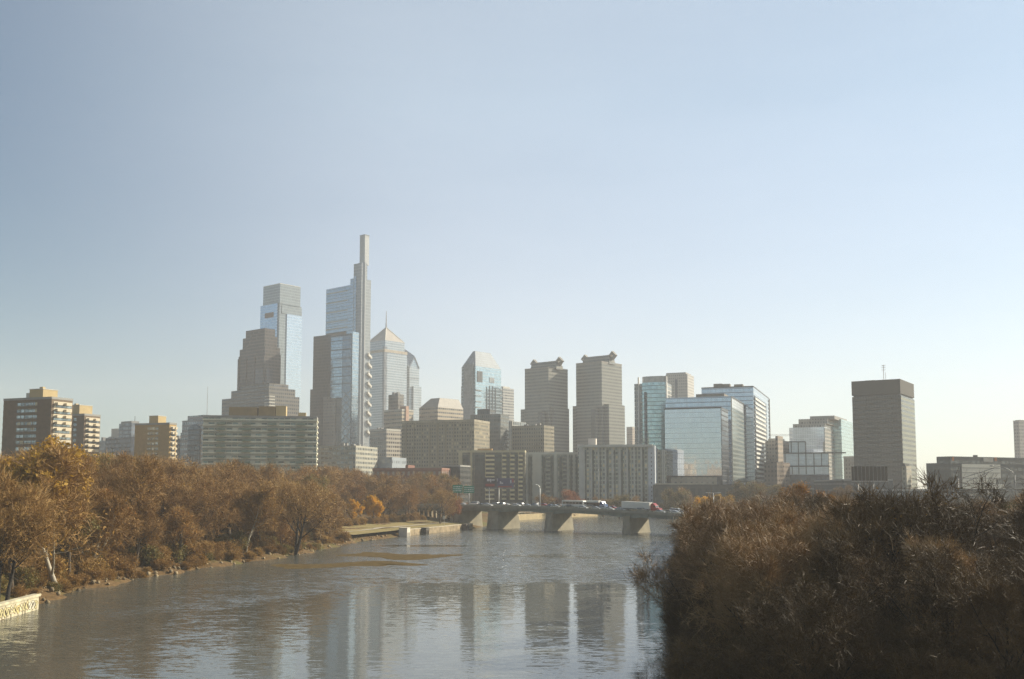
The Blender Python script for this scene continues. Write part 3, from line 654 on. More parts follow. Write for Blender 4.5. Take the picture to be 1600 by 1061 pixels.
BR2 = facade('tan_brick', (.34,.235,.10), (.3,.2,.1), 1.6, .9, .9, .86, 0, .9, .06, .12, wrough=.9)
_b = lambda c: mat(*c)
BRK1 = mat('brown_brick_wall', (.17,.125,.08), .9, var=.16, scale=.4); BRK3 = mat('dull_tan_brick', (.30,.21,.105), .9, var=.15, scale=.3); BRK2 = mat('tan_brick_wall', (.40,.27,.115), .9, var=.12, scale=.4)
b1 = balcony_tower('dark brick apartment tower with sunlit balconies, farthest left on the skyline', 81, 480, 6, 114, 622, BRK1, 14, (.33,.41,.50,.58,.67), [(46,67,608,9,3.5)], 22, 'balcony towers')
b1.box('water_tank', LCON, b1.X(41,618,4), b1.X(47,618,4), 4, 8, b1.H+1.2, b1.Z(613,-10,4)); 
b1.box('chimney', TAN, b1.X(62,606,5), b1.X(67,606,5), 5, 6.6, b1.H, b1.Z(603.5,-4,5))
for i in range(8): z = b1.H-3-i*3.05; b1.box('balcony', CREAM, -b1.L-1.3, -b1.L, 1, 5, z-.2, z+.9)
b2 = balcony_tower('second dark brick apartment tower with sunlit balconies, just behind the leftmost one', 132, 585, 104, 157, 648, BRK1, 14, (.5,), [(112,124,633,10,3)], 22, 'balcony towers')
b2.box('chimney', TAN, b2.X(116,630,5), b2.X(119,630,5), 5, 7, b2.H, b2.Z(630,-6,5))
b4 = balcony_tower('tan brick apartment tower with a row of windows up its middle and sunlit balconies', 265, 600, 211, 276, 662, BRK2, 13, (.42,.53,.64), [(233,247,650,7,4)], 22, 'balcony towers')

# dark glass office and its pale neighbour
G_DK = facade('dark_glass', (.035,.04,.045), (.07,.085,.11), 1.8, 3.8, .85, .7, .5, .15, .5)
b = Bld('office_block', 'dark blue glass office block left of the tan apartment tower', 205, 900, 165, 222, 682, 38); b.body(G_DK)
b.fr('upper_block', facade('blue_grey_glass', (.16,.18,.2), (.2,.24,.28), 2.4, 3.6, .7, .6, .5, .15), .52, 1.0, .0, .9, b.H-.3, b.Z(661)); b.fr('roof_unit', LCON, .18, .5, .1, .6, b.H-.1, b.Z(668)); b.fr('roof_unit', ROOFM, .55,.95,.1,.8,b.Z(661)-.1,b.Z(657.5))
m = MB(); m.tube([(-8,8,b.Z(657.5)),(-8,8,b.Z(649))], .25, 6); m.build('antenna', DARKM, b.root)
b = Bld('office_block', 'low dark office block between the second brick tower and the dark blue one', 172, 1000, 155, 182, 688, 38); b.body(facade('grey_glass', (.14,.145,.15), (.2,.22,.24), 2.4, 3.6, .7, .6, .5, .15)); b.clutter(3, 4, ROOFM, None, 5)
b = Bld('office_block', 'narrow dark block in the gap right of the tan apartment tower', 285, 800, 268, 293, 685, 38); b.body(facade('dull_dark', (.08,.08,.08), (.08,.09,.1), 3, 3.4, .6, .5, .3)); b.clutter(5, 2, ROOFM)

# grey tower beside the long slab, with a round-headed dark glass bay
GT = facade('grey_panel', (.34,.36,.37), (.25,.29,.33), 2.6, 3.3, .72, .5, .5, .14, .4)
b = Bld('apartment_tower', 'grey apartment tower with a dark round topped bay of windows', 319, 640, 283, 334, 648, 40, 7.0, None, 'apartment tower'); 
b.fr('wall', GT, .0, 1, 0, 1, -3, b.Z(674)); b.fr('upper_storeys', GT, .05, 1, .02, 1, b.Z(674)-.1, b.Z(655)); b.fr('roof_storey', facade('band_grey', (.42,.43,.43), (.2,.24,.26), 3, 3.2, .9, .5, .5), .25, 1, .1, 1, b.Z(655)-.1, b.H)
xa, xb = b.X(294, 700), b.X(313, 700); zt = b.Z(664.5, xa); m = MB(); k = 12; cx = (xa+xb)/2; rw_ = (xb-xa)/2
poly = [(cx+rw_*math.cos(math.pi*i/k), zt-rw_*.5+rw_*.5*math.sin(math.pi*i/k)) for i in range(k+1)]+[(xa, -2), (xb, -2)]
m.loft([(x, -.5, z) for x, z in poly], [(x, .6, z) for x, z in poly]); m.build('window_bay', facade('bay_glass', (.15,.17,.19), (.09,.11,.14), 1.6, 3.3, .8, .75, .5, .12, .5), b.root)
# mast behind the slab
P = at_y(323.5, 645, 760); r = empty('radio_mast', (P.x, P.y, 40)); tag(r, 'very thin radio mast rising above the grey apartment tower', 'mast'); MB().tube([(0,0,-35),(0,0,z_row(604,760)-40)], .35, 6, .12).build('pole', mat('mast_paint', (.35,.30,.28), .6), r)

# long banded slab
SL = facade('slab_bands', (.36,.345,.26), (.11,.15,.13), 3.2, 3.1, .86, .66, .4, .15, .55, lit=.22, litcol=(.50,.48,.36), off=(0,-.35))
b = Bld('apartment_slab', 'long grey green apartment slab with many horizontal window bands', 495, 575, 318, 501, 653, -9, 7.0, None, 'apartment block', 20.0); b.body(SL); b.parapet(GREYC, .9)
m = MB()
for i in range(13): z = b.H-1.0-i*3.1; m.box(-b.L-.35, .35, -.35, b.M+.35, z-.9, z+.0)
m.build('floor_band', mat('slab_spandrel', (.68,.655,.50), .9, var=.2, scale=.12), b.root)
for px in (345, 385, 425, 470):
    for i in range(10):
        z = b.H-4.1-i*3.1; x = b.X(px, 690); mm = MB(); mm.box(x-2.4, x+2.4, -1.6, -.36, z-.2, z).box(x-2.4,x+2.4,-1.6,-1.5,z,z+1.0); mm.build('balcony', mat('balcony_green', (.20,.26,.19), .8, var=.15), b.root)
for (p0, p1, py) in ((358,402,635.5), (404,430,635), (431,447,634)):
    b.box('penthouse', BRK3 if p0 < 431 else TAN, b.X(p0,640,4), b.X(p1,640,4), 4, 14, b.H-.2, b.Z(py,b.X(p0,640,4),4))
for (p0,p1) in ((466,478),): b.box('roof_unit', TAN, b.X(p0,645,5), b.X(p1,645,5), 5, 10, b.H-.2, b.Z(645,0,5))
b = Bld('apartment_block', 'low grey block tucked between the long slab and the twin blue towers', 556, 700, 490, 590, 696, 14, 7.0, None, 'apartment block'); b.body(facade('grey_mid', (.36,.34,.27), (.2,.22,.22), 3, 3.2, .7, .5, .4)); b.clutter(7, 4, ROOFM)

# stepped granite tower
GRN = facade('red_granite', (.10,.085,.072), (.05,.055,.065), 2.0, 3.9, .5, .62, .35, .15, .5, .12)
b = Bld('skyscraper', 'stepped brown granite skyscraper narrowing towards its flat top', 414, 1150, 373, 439, 548, 40); D = [('wall',0,1,0,1,-3,552),('setback_storeys',.03,.985,.015,.97,552,541),('setback_storeys',.12,.95,.05,.85,541,524),('tower_top',.2,.92,.1,.75,524,512.5)]
z0 = -3
for nm, a0, a1, c0, c1, p0, p1 in D:
    z1 = b.Z(p1, -b.L*(1-a1), b.M*c0); b.fr(nm, GRN, a0, a1, c0, c1, z0, z1); z0 = z1-.4
gl = facade('granite_glass', (.08,.075,.07), (.10,.11,.13), 1.5, 3.9, .7, .7, .5, .12)
b.box('window_bay', gl, -b.L*.33, -b.L*.06, -.5, .5, 0, b.Z(575)); b.box('window_bay', gl, -.5, .5, b.M*.12, b.M*.5, 0, b.Z(575)); b.box('window_bay', gl, -b.L*.72,-b.L*.5,-.4,.5,0,b.Z(600))
for fx in (.02,.3,.62,.98): b.box('pilaster', GRN, -b.L*(1-fx)-1.2, -b.L*(1-fx)+1.2, -.9, .5, 0, b.Z(556))
b = Bld('office_block', 'broad stepped brown office block in front of the granite skyscraper', 421, 1000, 347, 468, 617, 40); GR2 = facade('brown_panel', (.19,.17,.14), (.10,.11,.12), 2.4, 3.8, .7, .5, .4, .15, .4, .12); b.body(GR2); b.fr('upper_storeys', GR2, .18, .97, .03, .9, b.H-.4, b.Z(605)); b.fr('roof_storey', GR2, .38, .95, .06, .7, b.Z(605)-.4, b.Z(598))
for i in range(4): b.box('window_strip', LCON, b.X(413.5,622+i*5,b.M*.0), 0.25, -.3, b.M*.18, b.Z(620+i*4.8), b.Z(618+i*4.8))

# tall glass tower with a paler crown and notched corner
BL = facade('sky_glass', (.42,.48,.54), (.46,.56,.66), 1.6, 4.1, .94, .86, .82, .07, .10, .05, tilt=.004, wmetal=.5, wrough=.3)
BLR = facade('sky_glass_sunny', (.5,.54,.56), (.62,.68,.72), 1.6, 4.1, .94, .88, .85, .07, .06, .05, tilt=.004, wmetal=.5, wrough=.3)  # same glass for the sunward face, with sunlight put into its paler colour
GRG = facade('crown_glass', (.26,.28,.27), (.30,.33,.33), 1.5, 4.0, .8, .8, .55, .2, .2, .08)
b = Bld('skyscraper', 'pale blue glass skyscraper with a grey square crown, behind the granite one', 437, 1400, 408.5, 471, 477, 40); zt = b.Z(472); 
b.body(GRG, 'core', b.Z(474)); 
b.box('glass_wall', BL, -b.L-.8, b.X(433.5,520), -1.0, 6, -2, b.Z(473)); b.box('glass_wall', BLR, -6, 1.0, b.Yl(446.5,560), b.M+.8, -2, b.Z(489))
b.box('glass_wall', GRG, -6, .6, b.Yl(440,480), b.M+.4, b.Z(489), b.Z(477))
b.fr('crown', GRG, .1, 1.02, -.01, .93, b.Z(474)-.4, b.Z(443.5)); b.fr('crown_rim', LCON, .095, 1.025, -.016, .936, b.Z(443.5), b.Z(442.6))
b.box('dark_opening', mat('louvre_brown', (.15,.10,.08), .8), b.X(414,490,-1), b.X(427.5,490,-1), -1.3, 1, b.Z(496.5,-20), b.Z(488.5,-20))
b.box('reflected_block', facade('grey_low', (.25,.26,.25), (.2,.22,.23), 1.8, 4, .7, .7, .4, .2), .9, 1.3, b.Yl(453,620,1), b.M-.5, 0, b.Z(587,0,b.M*.7)) if False else None

# tallest tower: slab, core and spire box
CT1 = facade('steel_blue_glass', (.30,.34,.36), (.34,.42,.48), 1.6, 4.2, .93, .8, .78, .09, .16, .06, tilt=.006, wmetal=.4, wrough=.35)
CORE = facade('pale_core', (.33,.345,.34), (.27,.30,.32), 1.4, 4.2, .5, .75, .4, .2, .25, .08)
LIT = facade('bright_fins', (.47,.47,.45), (.42,.43,.43), 1.3, 4.2, .5, .5, .3, .3, .2, .1)
b = Bld('skyscraper', 'tallest skyscraper, steel blue slab with a pale core and thin box spire', 566, 1300, 510, 580, 440, 40); xa = b.X(553, 480)
b.box('glass_slab', CT1, -b.L, xa, 0, b.M*.9, -3, b.Z(444, xa)); b.box('slab_shoulder', CT1, b.X(547,440), xa+.5, .5, b.M*.85, b.Z(444,xa)-.4, b.Z(434.5,xa))
b.box('core', CORE, xa, 0, -1.2, b.M*.55, -3, b.Z(410.5)); b.box('core_flank', CORE, -6, 0.0, b.M*.55, b.M*.98, -3, b.Z(437,0,b.M*.6))
b.box('core_rib', LIT, b.X(566.5,500,-1.2), b.X(570.5,500,-1.2), -2.2, -1.2, 0, b.Z(411)); b.box('core_rib', CT1, b.X(553.3,500,-1.2), b.X(556.5,500,-1.2), -1.9, -1.2, 0, b.Z(430))
x0, x1 = b.X(562,400,8), b.X(570,400,8); b.box('spire', LIT, x0, x1, 8, 8+7.5, b.Z(410.5)-.5, b.Z(367.5,x1,8)); b.box('spire_cap', CORE, x0-.3, x1+.3, 7.7, 15.8, b.Z(367.5,x1,8), b.Z(366,x1,8))
for py in (457,472,487,502,513): b.box('sky_garden_band', LCON, -b.L+.6, b.X(543,py), -.5, .3, b.Z(py+.9,-b.L*.7), b.Z(py-.5,-b.L*.7))
b.box('louvre_band', mat('louvre_dark', (.10,.095,.085), .7), -b.L+1.5, b.X(541,522), -.45, .3, b.Z(526,-b.L*.6), b.Z(518.5,-b.L*.6))
for k_, py in enumerate(range(553, 680, 15)):                # zigzag bracing fins at the sunny edge
    y1 = b.M*.98; m = MB(); m.add([(.2,y1-4.5,b.Z(py+3,0,y1)),(.2,y1+1.5,b.Z(py+8,0,y1)),(2.4,y1+1.5,b.Z(py+8,0,y1)),(2.4,y1-4.5,b.Z(py+3,0,y1)),(.2,y1-4.5,b.Z(py-1,0,y1)),(.2,y1+1.5,b.Z(py+4.5,0,y1)),(2.4,y1+1.5,b.Z(py+4.5,0,y1)),(2.4,y1-4.5,b.Z(py-1,0,y1))], [(0,3,2,1),(4,5,6,7),(0,1,5,4),(1,2,6,5),(2,3,7,6),(3,0,4,7)]); m.build('fin', mat('fin_white', (.75,.70,.6), .5), b.root)
# lower tower before it
b = Bld('skyscraper', 'dark and blue glass tower standing before the tallest skyscraper', 550, 1150, 490, 560, 521, 34); DG = facade('bronze_glass', (.062,.062,.055), (.085,.095,.10), 1.5, 3.6, .8, .7, .45, .16, .35, .1)
b.body(DG); xa, xb = b.X(518,560), b.X(536,560); BG2 = facade('blue_bay_glass', (.30,.35,.38), (.34,.42,.48), 2.0, 3.8, .94, .85, .75, .09, .2, .06, tilt=.01)
b.box('glass_bay', BG2, xa, xb, -1.2, .5, b.Z(620), b.Z(524)); b.box('glass_bay', facade('slate_glass', (.16,.18,.2), (.2,.25,.3), 2.0, 3.8, .94, .85, .7, .1, .25), xb, 0, -.9, .5, -2, b.Z(524)); b.box('glass_strip', CT1, 0, .8, .2, b.M, -2, b.Z(518))
for py in (532,546,560,574,588,600): b.box('bay_joint', DARKM, xa, -.1, -1.45, -.3, b.Z(py+.5,xb), b.Z(py-.5,xb))
for k_ in range(9):
    zA, zB = b.Z(610+k_*13), b.Z(623+k_*13); x0, x1 = xb, -.4
    for (p, q) in (((x0,zA),(x1,zB)),((x0,zB),(x1,zA))): MB().tube([(p[0],-1.1,p[1]),(q[0],-1.1,q[1])], .35, 4).build('cross_brace', GREYC, b.root)
b.fr('lower_wing', DG, -.06, .36, -.02, .6, -3, b.Z(604)); b.fr('lower_wing', facade('bronze_pale', (.2,.18,.15), (.18,.19,.19), 2.2, 3.6, .6, .55, .3), .30, .62, -.06, .3, -3, b.Z(618))
b.fr('roof_screen', DG, .0, .5, .0, .8, b.H-.3, b.Z(519))

# pair of pointed glass towers
LG = facade('liberty_glass', (.42,.44,.44), (.36,.42,.46), 2.2, 4.0, .7, .7, .62, .12, .22, .06); LGD = facade('liberty_dark', (.2,.2,.2), (.2,.22,.24), 2, 4, .7, .7, .5, .15)
b = Bld('skyscraper', 'grey glass skyscraper with a pyramid roof and tall needle spire', 601, 1560, 570, 636, 546, 40); b.body(LG)
b.box('corner_strip', LGD, -4.2, .3, -.5, 5.0, -2, b.Z(541)); b.box('cornice', mat('cornice_tan', (.42,.36,.28), .8), -b.L-.5, .6, -.6, b.M+.5, b.H-4, b.H+.6)
f = b.fr('upper_tier', LG, .12, .9, .1, .88, b.H, b.Z(534)); L, M_ = b.L, b.M; zb = b.Z(534); ap = (-L*.49, M_*.49); a0 = [(-L*.93,M_*.07),(-L*.05,M_*.07),(-L*.05,M_*.93),(-L*.93,M_*.93)]; zz = b.Z(531)
b.box('upper_tier', LG, -L*.93, -L*.05, M_*.07, M_*.93, b.H-.5, zz)
m = MB(); m.add([(x,y,zz) for x,y in a0]+[(ap[0],ap[1],b.Z(512,*ap))], [(0,1,4),(1,2,4),(2,3,4),(3,0,4),(3,2,1,0)]); pr = m.build('roof', facade('pyramid_glass', (.40,.36,.31), (.42,.42,.41), 2.5, 3.0, .8, .8, .3, .25, .15), b.root)
m = MB()
for x, y in a0: m.tube([(x,y,zz),(ap[0],ap[1],b.Z(511.5,*ap))], .7, 4)
m.build('ridge', LCON, pr)
MB().tube([(ap[0],ap[1],b.Z(514,*ap)),(ap[0],ap[1],b.Z(486,*ap))], 1.3, 8, .35).build('spire', mat('spire_steel', (.34,.33,.32), .5, .3), b.root)
b = Bld('skyscraper', 'shorter pointed glass skyscraper with chevron gable, right of the pyramid one', 640, 1620, 608, 655, 572, 40); b.body(LG)
L, M_ = b.L, b.M; ap = (-L*.5, M_*.5); zt = b.Z(545, *ap)
m = MB(); m.add([(-L,0,b.H),(0,0,b.H),(0,M_,b.H),(-L,M_,b.H),(-L*.5,0,b.Z(556,-L*.5,0)),(0,M_*.5,b.Z(556,0,M_*.5)),(-L*.5,M_,b.Z(556,-L*.5,0)),(-L,M_*.5,b.Z(556,0,M_*.5)),(ap[0],ap[1],zt)],
    [(0,1,4),(1,2,5),(2,3,6),(3,0,7),(1,8,4),(4,8,0),(1,5,8),(5,2,8),(2,6,8),(6,3,8),(3,7,8),(7,0,8)]); m.build('roof', facade('gable_glass', (.33,.38,.42), (.34,.42,.48), 2.5, 3, .8, .8, .65, .12, .2), b.root)
m = MB()
for p, q in (((0,0),(0,M_*.5)),((0,M_),(0,M_*.5)),((0,0),(-L*.5,0)),((-L,0),(-L*.5,0))):
    z = lambda s: b.Z(556,*s)-2 if s in ((0,M_*.5),(-L*.5,0)) else b.H-2
    m.tube([(p[0]+.2,p[1]-.2,z(p)),(q[0]+.2,q[1]-.2,z(q))], 1.3, 4)
m.build('chevron', mat('chevron_pale', (.5,.54,.56), .4, .3), b.root); b.fr('side_wing', LG, .4, 1.06, .3, 1.12, -3, b.Z(603))
for py in (590,604,630): b.box('band', LGD, -L-.2, .25, -.25, M_+.2, b.Z(py+1), b.Z(py))

# low and mid-rise cluster under them
BEI = facade('beige_bands', (.50,.42,.31), (.20,.19,.17), 3.0, 4.0, .92, .42, .3, .2, .4, .1)
b = Bld('office_block', 'narrow brown grid tower before the pyramid skyscraper', 622, 1050, 607, 631, 616, 40); b.body(facade('brown_grid', (.25,.225,.19), (.16,.16,.16), 2.2, 3.6, .55, .55, .4)); b.clutter(11, 3, ROOFM)
b = Bld('office_block', 'beige office building with sunlit window bands beside the grid tower', 628, 1000, 600, 646, 641, 40); b.body(BEI); b.fr('stair_tower', mat('pink_brick', (.5,.33,.24), .85), .7, 1.03, .3, .55, 0, b.Z(634)); b.parapet(LCON, 1.2)
b = Bld('office_block', 'beige banded block with a sloping pale roof, left of the chamfered blue tower', 684, 1020, 655, 724, 636, 40); b.body(BEI)
L, M_ = b.L, b.M; m = MB(); z0, z1 = b.H, b.Z(622.5,-5,12); m.loft([(-L,0,z0),(0,0,z0),(0,M_,z0),(-L,M_,z0)], [(-L*.6,6,z1),(-3,6,z1),(-3,M_-4,z1),(-L*.6,M_-4,z1)]); m.build('roof', facade('copper_roof', (.36,.32,.26), (.30,.27,.22), 3, 2, .8, .9, 0, .6, .1), b.root)
b = Bld('office_block', 'pale stone block with rows of bright windows between blue tower base and brown slab', 604, 880, 578, 626, 672, 40, 7); b.body(facade('pale_bands', (.46,.41,.33), (.19,.18,.17), 2.6, 3.6, .75, .5, .3)); b.parapet(LCON); b.clutter(13, 4, ROOFM)
b = Bld('apartment_slab', 'wide brown apartment slab with a dense grid of small windows', 741, 800, 628, 765, 658, 20, 7, None, 'apartment block'); BS = facade('brown_dense', (.26,.22,.15), (.10,.10,.08), 2.2, 2.9, .52, .55, .25, .2, .55, .12, lit=.15, litcol=(.45,.38,.24)); b.body(BS); b.parapet(mat('parapet_brown', (.33,.29,.21), .9), 1.5)
for i in range(9): x = -b.L*(.06+.11*i); b.box('pilaster', mat('brown_pier', (.28,.235,.16), .9, var=.1), x-.5, x+.5, -.5, .3, 0, b.H-.6)
b = Bld('office_block', 'low pale flat roofed hall above the riverside trees', 660, 720, 556, 690, 737, 16, 7); b.body(facade('pale_shed', (.33,.34,.34), (.28,.3,.31), 4, 4, .5, .4, .2)); b.fr('roof_storey', mat('shed_roof', (.5,.5,.48), .6), .4, 1.0, .1, .8, b.H-.2, b.Z(734)); b.fr('upper_hall', facade('blue_shed', (.26,.285,.30), (.3,.33,.35), 4, 5, .5, .4, .3), .0, .45, .3, 1, b.H-.3, b.Z(713))
RB = facade('red_brick_arcade', (.20,.105,.075), (.30,.28,.24), 3.4, 5.0, .42, .5, .1, .5, .5, .12)
b = Bld('brick_building', 'long red brick building with arched pale windows behind the lawn trees', 690, 640, 582, 720, 733, 12, 7); b.body(RB); b.parapet(mat('brick_cornice', (.26,.14,.1), .9), .8); b.fr('chimney', mat('red_brick', (.22,.11,.08), .9), .38, .42, .3, .6, b.H, b.H+3)
b = Bld('office_block', 'dark low building between red brick building and front apartment block', 719, 660, 690, 735, 728, 14, 7); b.body(facade('very_dark', (.045,.045,.04), (.05,.06,.06), 3, 3.6, .7, .5, .4, .2)); b.parapet(GREYC, .6)
# dark block and narrow striped tower near the chamfered one
b = Bld('office_block', 'dark flat fronted block below the chamfered blue tower', 782, 900, 735, 795, 647, 20); b.body(facade('charcoal', (.13,.13,.115), (.12,.13,.13), 2, 3.6, .7, .55, .4, .15)); b.fr('roof_unit', facade('charcoal2', (.085,.085,.08), (.09,.10,.11), 2, 3.6, .7, .55, .4, .15), .2, .62, .1, .7, b.H-.2, b.Z(638)); b.clutter(17, 3, ROOFM)
b = Bld('office_block', 'striped grey tower rising just behind the right edge of the chamfered tower', 786, 1450, 770, 803, 606, 40); b.body(facade('striped_grey', (.42,.40,.36), (.19,.19,.19), 6, 4, .95, .45, .3)); b.fr('roof_unit', LCON, .2,.8,.2,.8,b.H-.2,b.Z(603))
b = Bld('office_block', 'lattice fronted mid rise between the dark block and the left of the twin towers', 800, 950, 783, 822, 658, 30); b.body(facade('lattice', (.36,.36,.33), (.16,.18,.19), 3.4, 3.6, .78, .8, .5)); 
for px in (785.5, 798, 800.5): x = b.X(px, 690); b.box('pilaster', LCON, x-.5, x+.5, -.7, .3, 0, b.H+.5)
# chamfered blue tower
BT = facade('bay_blue', (.40,.47,.50), (.46,.57,.62), 1.8, 4.0, .9, .82, .8, .07, .14, .06, tilt=.006, wmetal=.4, wrough=.4); GRS = facade('granite_stripe', (.42,.41,.38), (.3,.32,.33), 1.6, 4, .5, .95, .4, .2)
b = Bld('skyscraper', 'pale blue glass tower with a chamfered hipped roof', 743, 1200, 719, 785, 572, 40); L, M_ = b.L, b.M
b.fr('wall', BT, .1, 1, 0, .95, -3, b.H); b.box('stone_strip', GRS, -L*.72, -L*.12, -1.2, .5, -2, b.Z(568)); b.fr('side_wing', BT, 0, .98, .04, 1.0, -3, b.Z(601))
z0 = b.H; z1 = b.Z(549.5,-L*.5,M_*.3); m = MB(); m.loft([(-L*.9,0,z0),(0,0,z0),(0,M_*.95,z0),(-L*.9,M_*.95,z0)], [(-L*.52,M_*.20,z1),(-L*.38,M_*.20,z1),(-L*.38,M_*.76,z1),(-L*.52,M_*.76,z1)]); m.build('roof', facade('hip_roof', (.30,.31,.31), (.33,.36,.38), 2, 3, .85, .85, 0, .7, .1), b.root)
m = MB(); m.add([(-L*.72,-.9,b.Z(568)-.3),(-L*.12,-.9,b.Z(568)-.3),(-L*.42,M_*.15,b.Z(552,-L*.42,0)),(-L*.72,2,b.Z(568)-.3),(-L*.12,2,b.Z(568)-.3)], [(0,1,2),(1,4,2),(4,3,2),(3,0,2)]); m.build('gable', GRS, b.root)
b.box('dark_opening', mat('slot_dark', (.09,.09,.09), .5), -2, .5, b.Yl(745.5,590), b.Yl(753.5,590), b.Z(597,0,6), b.Z(580,0,6)); b.box('window_panel', GRS, -2, .45, b.Yl(765,590), b.Yl(772,590), b.Z(597,0,20), b.Z(589,0,20))
for px in (760.5,765,769.5,774): b.box('dark_slot', mat('slot_dark2', (.10,.11,.12), .4), -2, .5, b.Yl(px,620)-.5, b.Yl(px,620)+.5, b.Z(650,0,18), b.Z(601+abs(px-767)*.5,0,18))
for py in (609,618,627,636):
    b.box('corner_notch', GRS, -2, .55, .5, b.Yl(752,py), b.Z(py+1.2), b.Z(py-.6)); b.box('corner_notch', GRS, -2, .55, b.Yl(781,py), M_-.1, b.Z(py+1.2,0,M_), b.Z(py-.6,0,M_))

# twin grey towers with diamond ornaments on the ridge
TW = facade('twin_stone', (.255,.245,.205), (.12,.125,.12), 1.8, 3.8, .62, .5, .4, .15, .35, .08); TWS = mat('twin_cap', (.29,.265,.22), .85)
def twin(lab, cpx, lpx, rpx, tpy, wl, wr, wpy, ridge, dia, Y=1150):
    b = Bld('office_tower', lab, cpx, Y, lpx, rpx, tpy, 40, 6, 'twin towers with diamond ornaments', 'office tower'); L, M_ = b.L, b.M
    b.body(TW); b.parapet(TWS, 1.5, .8)
    x0, x1 = b.X(wl, wpy+20), 0
    b.box('wing', TW, -L-abs(wl-lpx)*1.1, abs(wr-rpx)*.75, M_*.12, M_*.9, -3, b.Z(wpy,0,M_*.5)); b.box('wing', TW, -L*.88, -L*.14, -6, M_+6, -3, b.Z(wpy+4))
    b.box('dark_bay', facade('twin_dark', (.1,.1,.09), (.1,.11,.11), 1.8, 3.8, .7, .6, .4), -L*.30, -L*.14, -6.6, -5.5, -2, b.Z(wpy+6)) 
    ym = M_*.5; xr0, xr1 = b.X(ridge[0], 565, ym), b.X(ridge[1], 565, ym)
    z1 = b.Z(ridge[2], (xr0+xr1)/2, ym)
    m = MB(); m.loft([(xr0,ym-7,b.H-.5),(xr1,ym-7,b.H-.5),(xr1,ym+7,b.H-.5),(xr0,ym+7,b.H-.5)], [(xr0+2,ym-4,z1),(xr1-2,ym-4,z1),(xr1-2,ym+4,z1),(xr0+2,ym+4,z1)]); m.build('roof', TW, b.root)
    for px, py in dia:
        xd = b.X(px, py, ym); zc = b.Z(py, xd, ym); r1, r2 = 5.2, 1.9; a = MB()
        o4 = [(xd-r1,zc),(xd,zc-r1),(xd+r1,zc),(xd,zc+r1)]; i4 = [(xd-r2,zc),(xd,zc-r2),(xd+r2,zc),(xd,zc+r2)]
        vs = [(x,ym-2,z) for x,z in o4]+[(x,ym-2,z) for x,z in i4]+[(x,ym+2,z) for x,z in o4]+[(x,ym+2,z) for x,z in i4]; fs = []
        for i in range(4):
            j = (i+1) % 4; fs += [(i,j,4+j,4+i),(8+j,8+i,12+i,12+j),(i,8+i,8+j,j),(4+j,12+j,12+i,4+i)]
        a.add(vs, fs); a.build('diamond_ornament', TWS, b.root)
    b.clutter(int(cpx), 3, ROOFM); return b
twin('left of the twin grey towers with diamond roof ornaments', 857, 820, 887, 575, 811, 893, 638, (833,875,566), ((835,568.5),(874.5,564.5)))
twin('right and taller of the twin grey towers with diamond roof ornaments', 940, 900, 971.5, 566, 892, 980, 633, (914,957,557), ((914.5,561),(957.5,555.5)))
b = Bld('office_block', 'tan brick block low in front of the left twin tower', 850, 900, 800, 866, 664, 30); b.body(facade('tan_grid', (.27,.235,.165), (.11,.11,.09), 2.4, 3.4, .6, .5, .3)); b.clutter(23, 3, ROOFM)
b = Bld('office_block', 'distant small beige block in the gap right of the twin towers', 988, 1500, 979, 994, 668, 40); b.body(facade('far_beige', (.45,.38,.31), (.3,.26,.22), 3, 3.6, .6, .5, .2)); b.parapet(LCON)

# teal glass tower with curved parapet and beige tower behind
TE = facade('teal_glass', (.30,.38,.38), (.38,.52,.54), 1.8, 3.6, .92, .8, .72, .09, .18, .06, tilt=.008); FR = facade('grid_frame', (.42,.40,.35), (.13,.15,.15), 3.2, 3.6, .68, .72, .5, .15)
b = Bld('apartment_tower', 'teal glass tower with a pale curved top screen', 1041, 900, 991, 1049, 594, 22, 6, None, 'apartment tower'); L, M_ = b.L, b.M
b.fr('wall', FR, 0, 1, 0, 1, -3, b.Z(598)); x0, x1 = b.X(1003,640,-3), b.X(1040,640,-3); k = 10; m = MB()
arc = [(x0+(x1-x0)*i/k, -1.2-2.4*math.sin(math.pi*i/k)) for i in range(k+1)]; poly = arc+[(x1,.3),(x0,.3)]
m.prism(poly, -2, b.Z(597)); m.build('glass_bay', TE, b.root)
m = MB(); m.prism([(x0,-.2)]+arc[1:-1]+[(x1,-.2),(x1,.6),(x0,.6)], b.Z(597)+.02, b.Z(587.5)); m.build('top_screen', mat('screen_pale', (.46,.45,.41), .5, .1), b.root)
for px in (998.5, 1042.0): x = b.X(px, 640); b.box('pilaster', mat('pilaster_white', (.72,.68,.60), .7), x-.55, x+.55, -1.6, .4, -2, b.Z(588))
b.box('dark_strip', G_DK, b.X(1007,640,-3), b.X(1009.5,640,-3), -4.0, -2.0, -2, b.Z(612))
b = Bld('office_tower', 'plain beige tower just behind the teal glass one', 1074, 1250, 1040, 1084, 584, 24, 6, None, 'office tower'); BG_ = facade('pale_beige', (.42,.39,.34), (.33,.31,.28), 2.6, 3.6, .6, .5, .25, .25, .2, .05); b.body(BG_); b.fr('roof_storey', BG_, 0, .9, .1, .9, b.H-.2, b.Z(581)); x = b.X(1057,620); b.box('window_strip', G_DK, x-1.6, x+1.6, -.4, .3, 0, b.Z(592))

